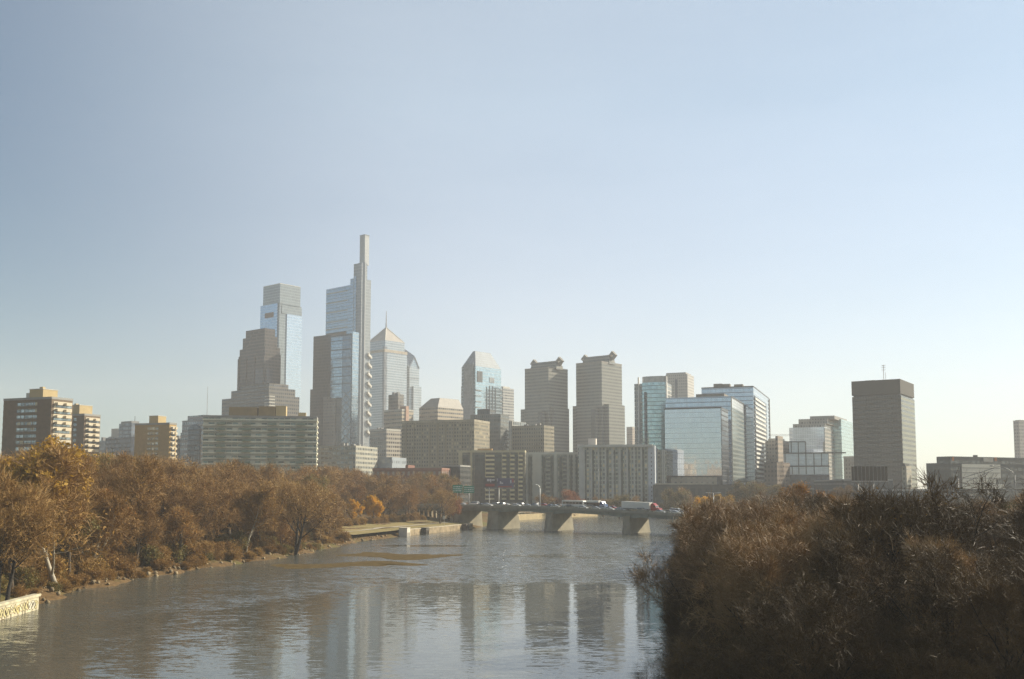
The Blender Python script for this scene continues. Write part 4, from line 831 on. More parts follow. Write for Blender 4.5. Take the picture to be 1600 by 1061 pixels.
# mirrored slabs
MG = facade('mirror_glass', (.50,.52,.54), (.58,.61,.66), 1.6, 3.9, .95, .93, .85, .05, .05, .03, tilt=.003, wmetal=.5, wrough=.3); MB2 = facade('mirror_blue', (.40,.46,.52), (.44,.52,.62), 1.6, 3.9, .93, .8, .8, .08, .12, .04, tilt=.005, wmetal=.4)
GGR = facade('grey_green_glass', (.15,.17,.155), (.17,.20,.18), 2.0, 3.9, .7, .6, .5, .15, .35)
b = Bld('office_slab', 'low mirrored glass slab, frontmost of the three mirrored slabs', 1127, 760, 1038, 1137.5, 637, 20, 6, 'mirrored office slabs', 'office building'); b.fr('wall', G_DK, 0, 1, 0, 1, -3, b.H-.2); b.box('mirror_wall', MG, -b.L+.4, -.4, -.8, .4, b.Z(743), b.H-.5); b.parapet(DARKM, .6, .6); 
b.box('base_band', DARKM, -b.L, 0, -.6, .3, b.Z(745.5), b.Z(743)); b.box('podium_wall', facade('podium_tan', (.42,.36,.27), (.3,.27,.22), 4, 4, .4, .4, .3), -b.L*.9, -b.L*.1, -.4, 0, -2, b.Z(745.5))
b = Bld('office_slab', 'middle of the three mirrored slabs, with an open framed corner at the top', 1143, 850, 1040, 1162, 619, 20, 6, 'mirrored office slabs', 'office building'); b.fr('wall', GGR, 0, 1, .0, 1, -3, b.Z(636)); b.box('mirror_wall', MB2, -b.L, 0, -.8, .1, -2, b.H); 
b.box('upper_wall', MB2, -b.L, -7, .1, b.M, b.Z(636)-.2, b.H-.1); m = MB(); m.box(-7, .2, .1, b.M+.1, b.H-1, b.H+.1).box(-.6, .2, b.M-.6, b.M+.1, b.Z(636)-.1, b.H-1); m.build('corner_frame', DARKM, b.root)
b.box('frame_infill', facade('open_pale', (.5,.5,.48), (.58,.6,.6), 2.5, 2.5, .9, .9, .3, .2, .1), -.4, -.2, .4, b.M-.6, b.Z(636)-.1, b.H-1); b.box('roof_plant', mat('roof_plant_brown', (.20,.17,.13), .8), -b.L*.55, -b.L*.12, 5, b.M-3, b.H-.2, b.Z(615.5,-20,5)); b.box('edge_trim', LCON, -.5, .35, -1.1, -.8, -2, b.H)
b = Bld('office_slab', 'tallest mirrored slab, with a striped balcony side at its right', 1177, 930, 1096, 1201, 604, 20, 6, 'mirrored office slabs', 'office building'); b.fr('wall', MB2, 0, 1, 0, 1, -3, b.H); b.parapet(DARKM, .7, .6); L, M_ = b.L, b.M
y0, y1 = b.Yl(1179.5, 680), b.Yl(1195, 680); b.box('dark_recess', G_DK, -.3, .5, y0, b.Yl(1198,680), -1, b.Z(618,0,y0))
for i in range(19): zt = b.Z(621+i*7.1,0,y0); b.box('balcony_slab', mat('balcony_white', (.62,.60,.54), .7), .5, 1.3, y0+.3, y1, zt-1.9, zt)
b.box('edge_trim', LCON, -.3, .9, M_-.9, M_+.2, -1, b.H); b.box('base_trim', LCON, -L*.3, .4, -.9, .2, b.Z(752.5), b.Z(750.5))
for x in (.3,.55,.7): b.box('roof_unit', mat('roof_plant_brown', (.20,.17,.13), .8), -L*x-4, -L*x+4, 6, 14, b.H-.1, b.Z(602-x*2,-L*x,6)+.6)

# front apartment rows near the bridge
BALC = mat('balcony_cream', (.66,.57,.33), .85, var=.12); DKG = facade('recess_glass', (.05,.05,.042), (.07,.08,.075), 1.6, 3.1, .8, .7, .45, .15, .6)
def apartment_row(lab, cpx, Y, lpx, rpx, tpy, alpha, wall, pier, bands):
    b = Bld('apartment_block', lab, cpx, Y, lpx, rpx, tpy, alpha, 7, 'riverside apartment rows', 'apartment block'); b.body(wall); b.parapet(pier, 1.2, .5)
    for p0, p1, kd in bands:
        x0, x1 = b.X(p0, 740), b.X(p1, 740)
        if kd == 'dark': b.box('window_recess', DKG, x0, x1, -.35, .3, -2, b.H-2)
        elif kd == 'pier': b.box('pier', pier, x0, x1, -1.1, .3, -2, b.H-.2)
        else:
            b.box('window_recess', DKG, x0, x1, -.2, .3, -2, b.H-1.5)
            for i in range(13):
                z = b.H-3.2-i*3.1
                if z > 3: MB().box(x0,x1,-1.7,-.2,z-.25,z).box(x0,x1,-1.7,-1.55,z,z+1.15).box(x0,x0+.15,-1.55,-.2,z,z+2.7).build('balcony', BALC if kd == 'bal' else BALG, b.root)
    return b
BALG = mat('balcony_grey', (.40,.385,.30), .85, var=.12)
AW1 = facade('dark_apartment', (.15,.14,.10), (.15,.16,.14), 2.6, 3.1, .6, .55, .35, .15, .5, .12, lit=.12, litcol=(.4,.34,.2)); AP1 = mat('olive_pier', (.45,.40,.25), .9, var=.15, scale=.1)
b = apartment_row('dark apartment block with stacked cream balconies behind the billboards', 820, 730, 716, 822, 706, 6, AW1, AP1, [(716.5,722.5,'pier'),(723,732,'dark'),(735,738,'pier'),(742,758,'dark'),(758.5,773,'bal'),(773.5,784,'dark'),(784.5,791.5,'bal'),(792,796.5,'dark'),(797,804.5,'bal'),(805,809.5,'dark'),(810,817,'bal')]); b.fr('roof_storey', mat('orange_tile', (.50,.30,.12), .9, var=.3), .28, .5, .3, .7, b.H, b.H+2.6); b.fr('roof_storey', mat('roof_garden', (.34,.31,.17), .9, var=.3), .05, .95, .25, .9, b.H-.1, b.H+1.2)
AW2 = facade('grey_apartment', (.37,.36,.28), (.12,.125,.105), 2.4, 3.1, .6, .55, .35, .15, .45, .12, lit=.15, litcol=(.5,.45,.3)); AP2 = mat('grey_pier', (.54,.52,.42), .9, var=.15, scale=.1)
b = apartment_row('grey green apartment block with tall piers, middle of the riverside row', 904, 744, 821, 917, 709, 6, AW2, AP2, [(821.5,825,'pier'),(825.5,831,'dark'),(832,846,'pier'),(847,852,'dark'),(853,860,'grey'),(861,864.5,'dark'),(866,870,'pier'),(874,878,'dark'),(879,885,'grey'),(886,889,'pier'),(891,894,'dark'),(895,899,'pier'),(900,903,'dark')]); b.clutter(31, 5, LCON, None, 2)
AW3 = facade('checker_apartment', (.46,.45,.37), (.13,.14,.115), 2.3, 3.0, .62, .6, .35, .15, .5, .12, lit=.25, litcol=(.70,.58,.32)); AP3 = mat('pale_pier', (.52,.51,.44), .9, var=.1)
b = apartment_row('grey grid fronted apartment block with a white end wall and penthouse', 1022, 720, 903, 1037, 698, 10, AW3, AP3, [(905,911,'pier')]+[(914.6+i*11.2+(i*37%5-2)*.35,916.4+i*11.2+(i*53%7)*.22,'dark') for i in range(9)]+[(911.5+i*11.2,914+i*11.2,'pier') for i in range(9)]); END = mat('end_wall_white', (.52,.54,.55), .85, var=.08)
b.box('end_wall', END, b.X(1013,740), .5, -1.2, b.M+.2, -2, b.H+1.0); b.box('penthouse', mat('warm_white', (.68,.60,.52), .8, var=.05), b.X(902,700,1), b.X(912,700,1), 1, 10, b.Z(712), b.Z(693.5)); b.box('stair_tower', mat('warm_white', (.68,.60,.52), .8), b.X(919,690,2), b.X(931,690,2), 2, 9, b.H-.2, b.Z(685.5,-60,2)); b.fr('roof_edge', AP3, .06, .98, -.02, .1, b.H-.1, b.H+1.6)
for i in range(12): z = 3+i*3.0; b.box('end_window', DARKM, b.X(1017.5,740), b.X(1018.8,740), -1.26, -1.1, z, z+1.1)
b = Bld('apartment_block', 'narrow grey block peeping out right of the white end wall', 1040, 760, 1020, 1052, 703, 12, 7, None, 'apartment block'); b.body(AW2)
for f in (.75,.9): b.box('pier', AP3, -b.L*(1-f)-.5, -b.L*(1-f)+.5, -.7, .3, 0, b.H)

# dark cutting wall with trees below the mirrored slabs
b = Bld('retaining_wall', 'long dark retaining wall below the mirrored slabs', 1230, 690, 1024, 1300, 757, 4, 5, None, 'wall'); b.body(facade('dark_wall', (.10,.10,.08), (.05,.055,.048), 5, 8, .6, .7, 0, .8)); b.box('coping', mat('wall_coping', (.45,.40,.30), .9), -b.L, -b.L*.62, -.3, .6, b.H, b.H+.8)

# right part of the skyline
b = Bld('office_block', 'beige block right of the tallest mirrored slab', 1218, 1000, 1196, 1236, 688, 34); b.body(facade('beige_r', (.37,.32,.26), (.27,.25,.22), 2.8, 3.6, .6, .5, .3)); b.fr('roof_storey', LCON, .1, .7, .1, .8, b.H-.2, b.Z(684.5))
b = Bld('office_block', 'small brown block low between beige block and pale framed hall', 1214, 800, 1194, 1234, 722, 34); b.body(facade('brown_r', (.22,.17,.13), (.16,.14,.12), 2.8, 3.6, .6, .5, .3)); b.fr('lift_tower', facade('beige_tall', (.37,.30,.23), (.27,.25,.22), 2.8, 3.6, .6, .5, .3), .82, 1.0, .1, .5, 0, b.Z(681))
PG = facade('pale_sky_glass', (.66,.69,.71), (.70,.74,.78), 2.2, 3.6, .93, .86, .45, .08, .08, .04, tilt=.005); TGR = facade('tan_grey', (.30,.28,.24), (.22,.22,.2), 2.6, 3.6, .6, .55, .3)
b = Bld('office_block', 'pale glass block with stepped grey roof terraces', 1288, 980, 1233, 1313, 667, 28); L, M_ = b.L, b.M; b.body(PG); b.box('side_wall', TGR, -.3, .4, .0, M_, -2, b.H-1); b.box('notch', TGR, b.X(1286,690), 0.3, -.5, .2, b.Z(710), b.Z(690))
for (f0,f1,c0,c1,p0,p1,mm) in ((.08,1,.05,1,667,661,TGR),(.22,1.05,.1,1,661,653,TGR),(.5,1.2,.2,1,653,648,GREYC)): b.fr('roof_terrace', mm, f0,f1,c0,c1,b.Z(p0)-.3,b.Z(p1))
b.fr('rear_tower', TE, .7, 1.25, .5, 1.3, -3, b.Z(653,0,20))
b = Bld('exhibition_hall', 'pale hall with a bold dark line grid on its front, below the terraced block', 1294, 830, 1224, 1322, 707, 16, 6); L, M_ = b.L, b.M; PH = facade('pale_hall', (.64,.66,.67), (.70,.73,.75), 3.4, 4, .95, .9, .3, .15, .06, .05); b.body(PH); b.box('side_wall', TGR, -.2, .3, 0, M_, -2, b.H); b.box('upper_hall', PH, b.X(1233,695), b.X(1258,695), .2, M_*.8, b.H-.2, b.Z(689.5,-40)); m = MB(); z = lambda p: b.Z(p, -20)
X_ = lambda p: b.X(p, 715)
for p0, p1, q0, q1 in ((1224,1322,707,709),(1224,1296,727.5,729.5),(1233,1259,689.5,691),(1236,1237.4,690,708),(1247,1248.4,690,741),(1258.5,1260,690,741),(1271,1272.4,708,741),(1283,1284.2,708,728),(1226,1227.4,708,741),(1237,1238.2,728,741)): m.box(X_(p0), X_(p1), -.55, .35, z(q1), z(q0))
m.build('line_grid', mat('grid_dark', (.13,.12,.105), .8), b.root); b.box('base_wall', G_DK, -L*.98, .5, -1.5, -.3, -2, b.Z(741.5))
b = Bld('office_block', 'low tan block tucked left of the dark office tower', 1340, 900, 1318, 1352, 714, 30); b.body(TGR); b.parapet(LCON, .8)

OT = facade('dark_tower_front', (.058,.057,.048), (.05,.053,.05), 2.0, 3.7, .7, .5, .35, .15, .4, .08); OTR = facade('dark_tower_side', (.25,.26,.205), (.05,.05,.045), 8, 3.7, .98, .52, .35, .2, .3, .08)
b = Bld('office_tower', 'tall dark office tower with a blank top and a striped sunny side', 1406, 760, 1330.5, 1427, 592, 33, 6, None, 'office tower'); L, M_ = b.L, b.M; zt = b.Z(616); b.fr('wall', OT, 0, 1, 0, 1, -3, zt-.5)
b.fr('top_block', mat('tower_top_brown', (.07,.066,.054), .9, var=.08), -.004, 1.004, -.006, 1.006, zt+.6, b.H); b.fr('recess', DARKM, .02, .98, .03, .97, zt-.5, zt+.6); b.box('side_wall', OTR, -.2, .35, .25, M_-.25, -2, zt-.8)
for f0, f1 in ((.06,.30),(.56,.82)):
    m = MB()
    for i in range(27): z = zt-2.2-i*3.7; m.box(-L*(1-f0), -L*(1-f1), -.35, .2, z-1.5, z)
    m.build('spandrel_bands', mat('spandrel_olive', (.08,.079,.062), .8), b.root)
m = MB(); m.tube([(-L*.45,M_*.4,b.H),(-L*.45,M_*.4,b.Z(570,-L*.45,M_*.4))], .22, 6)
for q in (571,574,578): m.tube([(-L*.45-1.4,M_*.4,b.Z(q,-L*.45,M_*.4)),(-L*.45+1.6,M_*.4,b.Z(q,-L*.45,M_*.4))], .16, 4)
m.tube([(-L*.41,M_*.4,b.H),(-L*.41,M_*.4,b.Z(582,-L*.41,M_*.4))], .14, 6); m.build('antenna', mat('antenna_pale', (.5,.46,.42), .6), b.root)
for x in (.62,.7,.76): b.box('roof_unit', ROOFM, -L*x-1, -L*x+1, M_*.2, M_*.3, b.H-.1, b.H+1.2)
b = Bld('annex_building', 'narrow sunlit annex at the foot of the dark office tower', 1416, 620, 1409, 1424, 728, 33, 6); b.body(facade('annex', (.36,.32,.24), (.12,.12,.1), 2, 3, .5, .5, .3)); b.fr('roof_storey', DARKM, -.05, .7, -.02, .9, b.H-.2, b.Z(724))

DGG = facade('station_wall', (.075,.085,.08), (.10,.115,.11), 4, 4, .7, .5, .3, .2, .35)
b = Bld('station_building', 'long dark low building with a pale lit glazed front at far right', 1485, 620, 1447, 1640, 723, 62, 6); L, M_ = b.L, b.M; b.body(DGG, 'wall', b.Z(723)); b.box('upper_storey', DGG, -L*.55, .2, -.2, M_, b.Z(723)-.3, b.Z(713)); b.parapet(mat('station_edge', (.14,.13,.1), .8), .5, .4, b.Z(713)) if False else None
y0, y1 = b.Yl(1502,740), b.Yl(1562,740); PW_ = mat('lit_panel_wall', (.62,.60,.50), .6, var=.06); z0, z1 = b.Z(764,0,y0), b.Z(725,0,y0)
steps = [(y0,z1),(y0,z0),(y1+4,z0),(y1+2,z0+3),(y1-5,z0+3.5),(y1-5,z0+6),(y1,z0+6.5),(y1,z1)]; m = MB(); m.loft([(.25,y,z) for y, z in steps], [(.75,y,z) for y, z in steps]); gp = m.build('lit_front', PW_, b.root); m = MB()
for q in (731,738.5,747,755.5): zz_ = b.Z(q,0,y0); m.box(.7,.85,y0,y1-.5,zz_-.13,zz_+.13)
for px, q0, q1 in ((1537,738.5,747),(1519,747,755.5)): yy_ = b.Yl(px,740); m.box(.7,.85,yy_-.12,yy_+.12,b.Z(q1,0,y0),b.Z(q0,0,y0))
m.build('panel_joint', DARKM, gp); b.box('cladding_panel', mat('panel_pale', (.40,.39,.34), .7), .2, .4, b.Yl(1536,717), b.Yl(1551,717), b.Z(721,0,y0+10), b.Z(715,0,y0+10)); b.box('cladding_panel', mat('panel_orange', (.36,.13,.05), .7), .2, .4, b.Yl(1487,717), b.Yl(1490,717), b.Z(720), b.Z(714)); b.box('cladding_panel', mat('panel_orange', (.36,.13,.05), .7), .2, .4, b.Yl(1553,717), b.Yl(1557,717), b.Z(720,0,y0+10), b.Z(714,0,y0+10))
b.box('roof_unit', DARKM, -4, -2, b.Yl(1529,712), b.Yl(1532,712), b.Z(713), b.Z(712,0,y0)+.7)
b = Bld('office_tower', 'plain beige tower cut by the right edge of the picture', 1592, 1050, 1583, 1650, 658, 60, 6, None, 'office tower'); b.body(BG_); b.fr('roof_storey', BG_, .2, 1, .03, 1, b.H-.2, b.Z(656)); b.parapet(BG_, .8)
b = Bld('depot_building', 'long low pale depot behind the bare trees at right', 1490, 560, 1395, 1600, 766, 6, 5); b.body(facade('depot', (.20,.21,.2), (.38,.38,.34), 5, 5, .4, .3, .1, .4)); b.parapet(mat('depot_edge', (.42,.42,.38), .8), .5)
b = Bld('low_shed', 'low dark shed beneath the dark office tower, left of the tan annex', 1395, 600, 1318, 1410, 750, 8, 5); b.body(facade('shed_d', (.10,.105,.1), (.16,.16,.14), 4, 4, .4, .3, .1, .4)); b.parapet(GREYC, .5)
# tower crane far behind
P = at_y(1330, 700, 1300); r = empty('tower_crane', (P.x, P.y, 10)); tag(r, 'distant tower crane with a long thin level jib behind the terraced block', 'crane'); zj = z_row(681, 1300)-10; xl = at_y(1204, 681, 1300).x-P.x; xr = at_y(1332, 681, 1300).x-P.x
m = MB(); m.box(-.6,.6,-.6,.6,-4,zj+6); m.build('mast', mat('crane_paint', (.5,.42,.34), .6), r); m = MB()
for a, c in (((xl,0,zj),(xr,0,zj)),((xl,0,zj+1.6),(xr,0,zj+1.6))): m.tube([a,c], .16, 4)
k = 40
for i in range(k): m.tube([(xl+(xr-xl)*i/k,0,zj+(1.6 if i%2 else 0)),(xl+(xr-xl)*(i+1)/k,0,zj+(0 if i%2 else 1.6))], .09, 4)
m.build('jib', mat('crane_paint', (.5,.42,.34), .6), r); MB().box(xr-13,xr-1,-1,1,zj-2.2,zj+.4).build('counterweight', DARKM, r)

# tan stone blocks on the far side of the park, seen only as reflections in the mirrored slab
TS = facade('tan_stone_grid', (.55,.43,.29), (.16,.15,.13), 4, 4.2, .4, .45, .3)
for nm, x0, x1, y0, h, lab in (('stone_tower', -402, -384, -70, 74, 'tan stone tower mirrored in the left edge of the low mirrored slab'), ('stone_block', -384, -346, -60, 56, 'tan stone block mirrored in the lower left of the low mirrored slab'), ('stone_block', -330, -280, -90, 50, 'tan stone block mirrored in the lower right of the low mirrored slab')):
    r_ = empty(nm, (x0, y0, 6)); tag(r_, lab, 'building'); MB().box(0, x1-x0, -25, 0, -4, h).build('wall', TS, r_); MB().box(-.5, x1-x0+.5, -25.5, .5, h, h+1.5).build('cornice', LCON, r_)
# ------------------------------------------------------------------ trees
def bark_mat(name, col, rough=.75, spec=.2):
    t = NT(name); p = t.obj(); s = t.n('SeparateXYZ', None, {0: p}).outputs
    nz = t.noise(t.n('CombineXYZ', None, {0: t.math('MULTIPLY', s[0], 3.0), 1: t.math('MULTIPLY', s[1], 3.0), 2: s[2]}).outputs[0], 1.2, 4.0, .7)
    c = t.mix(t.ramp(nz, .3, .7), tuple(x*.6 for x in col), tuple(x*1.35 for x in col)); t.bsdf(Base_Color=c, Roughness=rough, Specular_IOR_Level=spec); return t.m
def leaf_mat(name, cols, trans=.3, rough=.6, spec=.25):
    """leaf / twig colour varies from tree to tree and clump to clump"""
    t = NT(name); p = t.obj(); oi = t.n('ObjectInfo').outputs['Random']
    nz = t.noise(t.vmath('ADD', p, t.n('CombineXYZ', None, {0: t.math('MULTIPLY', oi, 57.0)}).outputs[0]), .22, 3.0, .6)
    n2 = t.noise(p, 2.3, 2.0, .6)
    f = t.math('ADD', t.math('MULTIPLY', oi, .45), t.math('ADD', t.math('MULTIPLY', t.ramp(nz, .3, .7), .35), t.math('MULTIPLY', t.ramp(n2, .25, .75), .3)), clamp=True)
    rp = t.n('ValToRGB', None, {0: f}); cr = rp.color_ramp
    while len(cr.elements) < len(cols): cr.elements.new(.5)
    for i, c in enumerate(cols): cr.elements[i].position = i/(len(cols)-1)*.9+.05; cr.elements[i].color = tuple(c)+(1,)
    b = t.n('BsdfPrincipled', None, {'Base Color': rp.outputs[0], 'Roughness': rough, 'Specular IOR Level': spec})
    if trans > 0:
        tr = t.n('BsdfTranslucent', None, {'Color': rp.outputs[0]}); mx = t.n('MixShader', None, {0: trans, 1: b.outputs[0], 2: tr.outputs[0]}); t.t.links.new(mx.outputs[0], t.out.inputs[0])
    else: t.t.links.new(b.outputs[0], t.out.inputs[0])
    return t.m
def unit(v): return v/np.linalg.norm(v)
def grow(rng, p, d, L, r, lvl, P, out):
    ns = P['seg'][lvl]; pts = [p]; ds = []
    for i in range(ns):
        d = d + rng.normal(0, P['wob'][lvl], 3); d[2] += P['up'][lvl]; d = unit(d); p = p + d*(L/ns); pts.append(p); ds.append(d)
    out[lvl].append((np.array(pts), np.linspace(r, r*P['tap'][lvl], ns+1)))
    if lvl+1 < len(P['seg']):
        n = P['n'][lvl]; t0 = P['t0'][lvl]; az0 = rng.random()*6.28
        for j in range(n):
            t = t0+(1-t0)*(j+rng.random()*.9)/n; k = min(int(t*ns), ns-1); f = t*ns-k
            q = pts[k]*(1-f)+pts[k+1]*f; dd = ds[k]; ang = R(rng.uniform(*P['ang'][lvl])); az = az0+j*2.4+rng.normal(0,.4)
            a = unit(np.cross(dd, [.31,.2,.93] if abs(dd[2]) < .9 else [1.,.1,0])); b = np.cross(dd, a)
            nd = dd*math.cos(ang)+(a*math.cos(az)+b*math.sin(az))*math.sin(ang)
            grow(rng, q, nd, L*P['len'][lvl]*(1-.45*t)*rng.uniform(.75,1.25), max(.012, r*(1-(1-P['tap'][lvl])*t)*P['rad'][lvl]), lvl+1, P, out)
def tubes(brs, k):
    V = []; Q = []; base = 0
    for pts, rad in brs:
        n = len(pts); d = np.gradient(pts, axis=0); d /= np.linalg.norm(d, axis=1)[:,None]+1e-9
        ref = np.where(np.abs(d[:,2:3]) < .9, np.array([[0,0,1.]]), np.array([[1.,0,0]])); a = np.cross(d, ref); a /= np.linalg.norm(a, axis=1)[:,None]+1e-9; b = np.cross(d, a)
        th = np.arange(k)*2*math.pi/k
        ring = pts[:,None,:]+(a[:,None,:]*np.cos(th)[None,:,None]+b[:,None,:]*np.sin(th)[None,:,None])*rad[:,None,None]
        V.append(ring.reshape(-1,3)); i = np.arange(n-1)[:,None]*k; j = np.arange(k)[None,:]; j2 = (j+1) % k
        Q.append(np.stack([i+j, i+j2, i+k+j2, i+k+j], -1).reshape(-1,4)+base); base += n*k
    return np.concatenate(V), np.concatenate(Q)
def make_tree(seed, P, barkm, twigm, leafm):
    rng = np.random.default_rng(seed); out = [[] for _ in P['seg']]
    for s in range(P.get('stems', 1)):
        d0 = unit(np.array([rng.normal(0,P['lean']), rng.normal(0,P['lean']), 1.0])); 
        p0 = np.array([rng.normal(0,.5)*(P.get('stems',1) > 1), rng.normal(0,.5)*(P.get('stems',1) > 1), -.8]); grow(rng, p0, d0, P['trunk']*rng.uniform(.9,1.1), P['r0'], 0, P, out)
    wl = P.get('woody', 2)
    tv, tq = tubes(out[0], 7); t2v, t2q = tubes([b for l in out[1:wl] for b in l], 5) if wl > 1 else (np.zeros((0,3)), np.zeros((0,4),int))
    trunk = np_mesh('trunk', np.concatenate([tv, t2v]), np.concatenate([tq, t2q+len(tv)]), [barkm]); trunk.polygons.foreach_set('use_smooth', [True]*len(trunk.polygons))
    V = []; Q = []; M = []; base = 0
    rest = [b for l in out[wl:] for b in l]
    v, q = tubes(rest, 3); V.append(v); Q.append(q); M.append(np.zeros(len(q), int)); base = len(v)
    ax = out[-1]; A0 = np.array([b[0][0] for b in ax]); A1 = np.array([b[0][-1] for b in ax]); Am = np.array([b[0][len(b[0])//2] for b in ax])
    def along(n):
        i = rng.integers(0, len(ax), n); t = rng.random(n)[:,None]; p = np.where(t < .5, A0[i]+(Am[i]-A0[i])*t*2, Am[i]+(A1[i]-Am[i])*(t*2-1)); dd = A1[i]-A0[i]; dd /= np.linalg.norm(dd,axis=1)[:,None]+1e-9; return p, dd
    nt = P['twigs']
    if nt:
        p, dd = along(nt); dr = dd*P.get('tal', .7)+rng.normal(0,.55,(nt,3)); dr[:,2] += P.get('tup', .25); dr /= np.linalg.norm(dr,axis=1)[:,None]
        l = rng.uniform(*P['tl'], nt)[:,None]; w = P['tw']*rng.uniform(.7,1.3,(nt,1)); sd = np.cross(dr, rng.normal(0,1,(nt,3))); sd /= np.linalg.norm(sd,axis=1)[:,None]+1e-9
        mid = p+dr*l*.5+rng.normal(0,.06,(nt,3))*l; e = p+dr*l+rng.normal(0,.1,(nt,3))*l
        v = np.stack([p-sd*w, p+sd*w, mid-sd*w*.8, mid+sd*w*.8, e-sd*w*.35, e+sd*w*.35], 1).reshape(-1,3); k = np.arange(nt)[:,None]*6+base
        q = np.concatenate([k+np.array([[0,1,3,2]]), k+np.array([[2,3,5,4]])]); V.append(v); Q.append(q); M.append(np.zeros(len(q), int)); base += len(v)
    nl = P['leaves']
    if nl:
        p, dd = along(nl); p = p+rng.normal(0, P.get('lsp', .45), (nl,3)); a = rng.normal(0,1,(nl,3)); a /= np.linalg.norm(a,axis=1)[:,None]; b = np.cross(a, rng.normal(0,1,(nl,3))); b /= np.linalg.norm(b,axis=1)[:,None]+1e-9
        s = (rng.uniform(.55,1.25,(nl,1)))*P['ls']; v = np.stack([p-a*s, p-b*s*.6, p+a*s, p+b*s*.6], 1).reshape(-1,3); q = np.arange(nl)[:,None]*4+np.array([[0,1,2,3]])+base; V.append(v); Q.append(q); M.append(np.ones(nl, int))
    crown = np_mesh('crown', np.concatenate(V), np.concatenate(Q), [twigm, leafm], np.concatenate(M))
    zs = np.concatenate(V)[:,2]; return trunk, crown, float(np.percentile(zs, 99.7))
BK = bark_mat('grey_brown_bark', (.10,.075,.05)); BKD = bark_mat('dark_bark', (.035,.028,.02)); BKP = bark_mat('pale_sycamore_bark', (.42,.37,.28))
TWB = leaf_mat('brown_twigs', [(.17,.094,.03),(.29,.163,.05),(.41,.255,.09)], 0, .6, .2)
TWR = leaf_mat('glossy_twigs', [(.18,.105,.043),(.295,.18,.075),(.43,.28,.125)], 0, .5, .22)
L_RUST = leaf_mat('rust_leaves', [(.21,.08,.014),(.35,.15,.025),(.44,.24,.042)]); L_BRN = leaf_mat('brown_leaves', [(.19,.10,.022),(.31,.175,.04),(.41,.26,.065)]); L_GOLD = leaf_mat('golden_leaves', [(.28,.15,.02),(.46,.27,.03),(.55,.35,.05)]); L_YEL = leaf_mat('yellow_leaves', [(.55,.28,.015),(.72,.40,.02),(.80,.50,.05)], .35); L_OLV = leaf_mat('olive_leaves', [(.10,.09,.025),(.19,.165,.045),(.26,.21,.065)]); L_GRN = leaf_mat('dark_green_leaves', [(.02,.04,.015),(.035,.065,.02),(.06,.09,.03)]); L_RED = leaf_mat('red_brown_leaves', [(.22,.06,.03),(.32,.10,.04),(.36,.15,.06)])
L_DRK = leaf_mat('dead_leaves', [(.12,.072,.025),(.22,.13,.04),(.34,.20,.055)])
base_P = dict(seg=[6,5,4,3], n=[9,8,7], t0=[.28,.2,.15], wob=[.07,.11,.16,.2], up=[.03,.07,.06,.04], tap=[.35,.25,.3,.4], ang=[(32,62),(30,60),(30,65)], len=[.75,.6,.55], rad=[.55,.5,.5], lean=.08, trunk=11.5, r0=.42, twigs=5600, tl=(.6,1.9), tw=.024, leaves=1300, ls=.20, lsp=.5, woody=3)
def PP(**k): d = dict(base_P); d.update(k); return d
KIND = {}
def kind(nm, n, P, bk, tw, lf, seed):
    KIND[nm] = []
    for i in range(n):                     # every variant branches and spreads in its own way
        k = random.Random(seed*7+i); q = dict(P); q['ang'] = [(max(8,a+k.uniform(-9,9)), b_+k.uniform(-9,9)) for a, b_ in P['ang']]; q['len'] = [v*k.uniform(.88,1.15) for v in P['len']]
        q['trunk'] = P['trunk']*k.uniform(.8,1.15); q['t0'] = [min(.45, v*k.uniform(.7,1.5)) for v in P['t0']]; q['leaves'] = int(P['leaves']*k.uniform(.6,1.4)); KIND[nm].append(make_tree(seed+i, q, bk, tw, lf))
kind('rust', 4, PP(), BK, TWB, L_RUST, 10)
kind('brown', 4, PP(leaves=450, twigs=8000, r0=.48), BK, TWB, L_BRN, 30)
kind('olive', 2, PP(leaves=7000), BK, TWB, L_OLV, 50)
kind('gold', 2, PP(leaves=15000, ls=.26, trunk=11), BKD, TWB, L_GOLD, 60)
kind('yellow', 2, PP(leaves=24000, ls=.27, twigs=800, ang=[(30,55),(28,50),(30,60)]), BK, TWB, L_YEL, 70)
kind('red', 1, PP(leaves=13000, ls=.25), BK, TWB, L_RED, 75)
kind('sycamore', 2, PP(leaves=3200, twigs=9000, wob=[.1,.14,.18,.2], woody=3, n=[7,7,7], r0=.28), BKP, TWB, L_BRN, 80)
kind('dark', 2, PP(leaves=1200, twigs=8000, stems=2, lean=.16, r0=.42, woody=3, n=[7,8,7]), BKD, TWB, L_BRN, 90)
kind('bush', 4, PP(seg=[3,3,3], n=[9,9], t0=[.05,.1], wob=[.15,.2,.22], up=[.05,.05,.02], tap=[.4,.4,.4], ang=[(20,60),(25,65)], len=[.8,.7], rad=[.6,.6], stems=7, lean=.5, trunk=2.6, r0=.05, woody=1, twigs=5000, tl=(.3,.9), tw=.025, leaves=5500, ls=.15, lsp=.35), BK, TWB, L_BRN, 100)
kind('bush_olive', 2, PP(seg=[3,3,3], n=[9,9], t0=[.05,.1], wob=[.15,.2,.22], up=[.05,.05,.02], tap=[.4,.4,.4], ang=[(20,60),(25,65)], len=[.8,.7], rad=[.6,.6], stems=7, lean=.5, trunk=2.6, r0=.05, woody=1, twigs=4000, tl=(.3,.9), tw=.025, leaves=7500, ls=.15, lsp=.35), BK, TWB, L_OLV, 110)
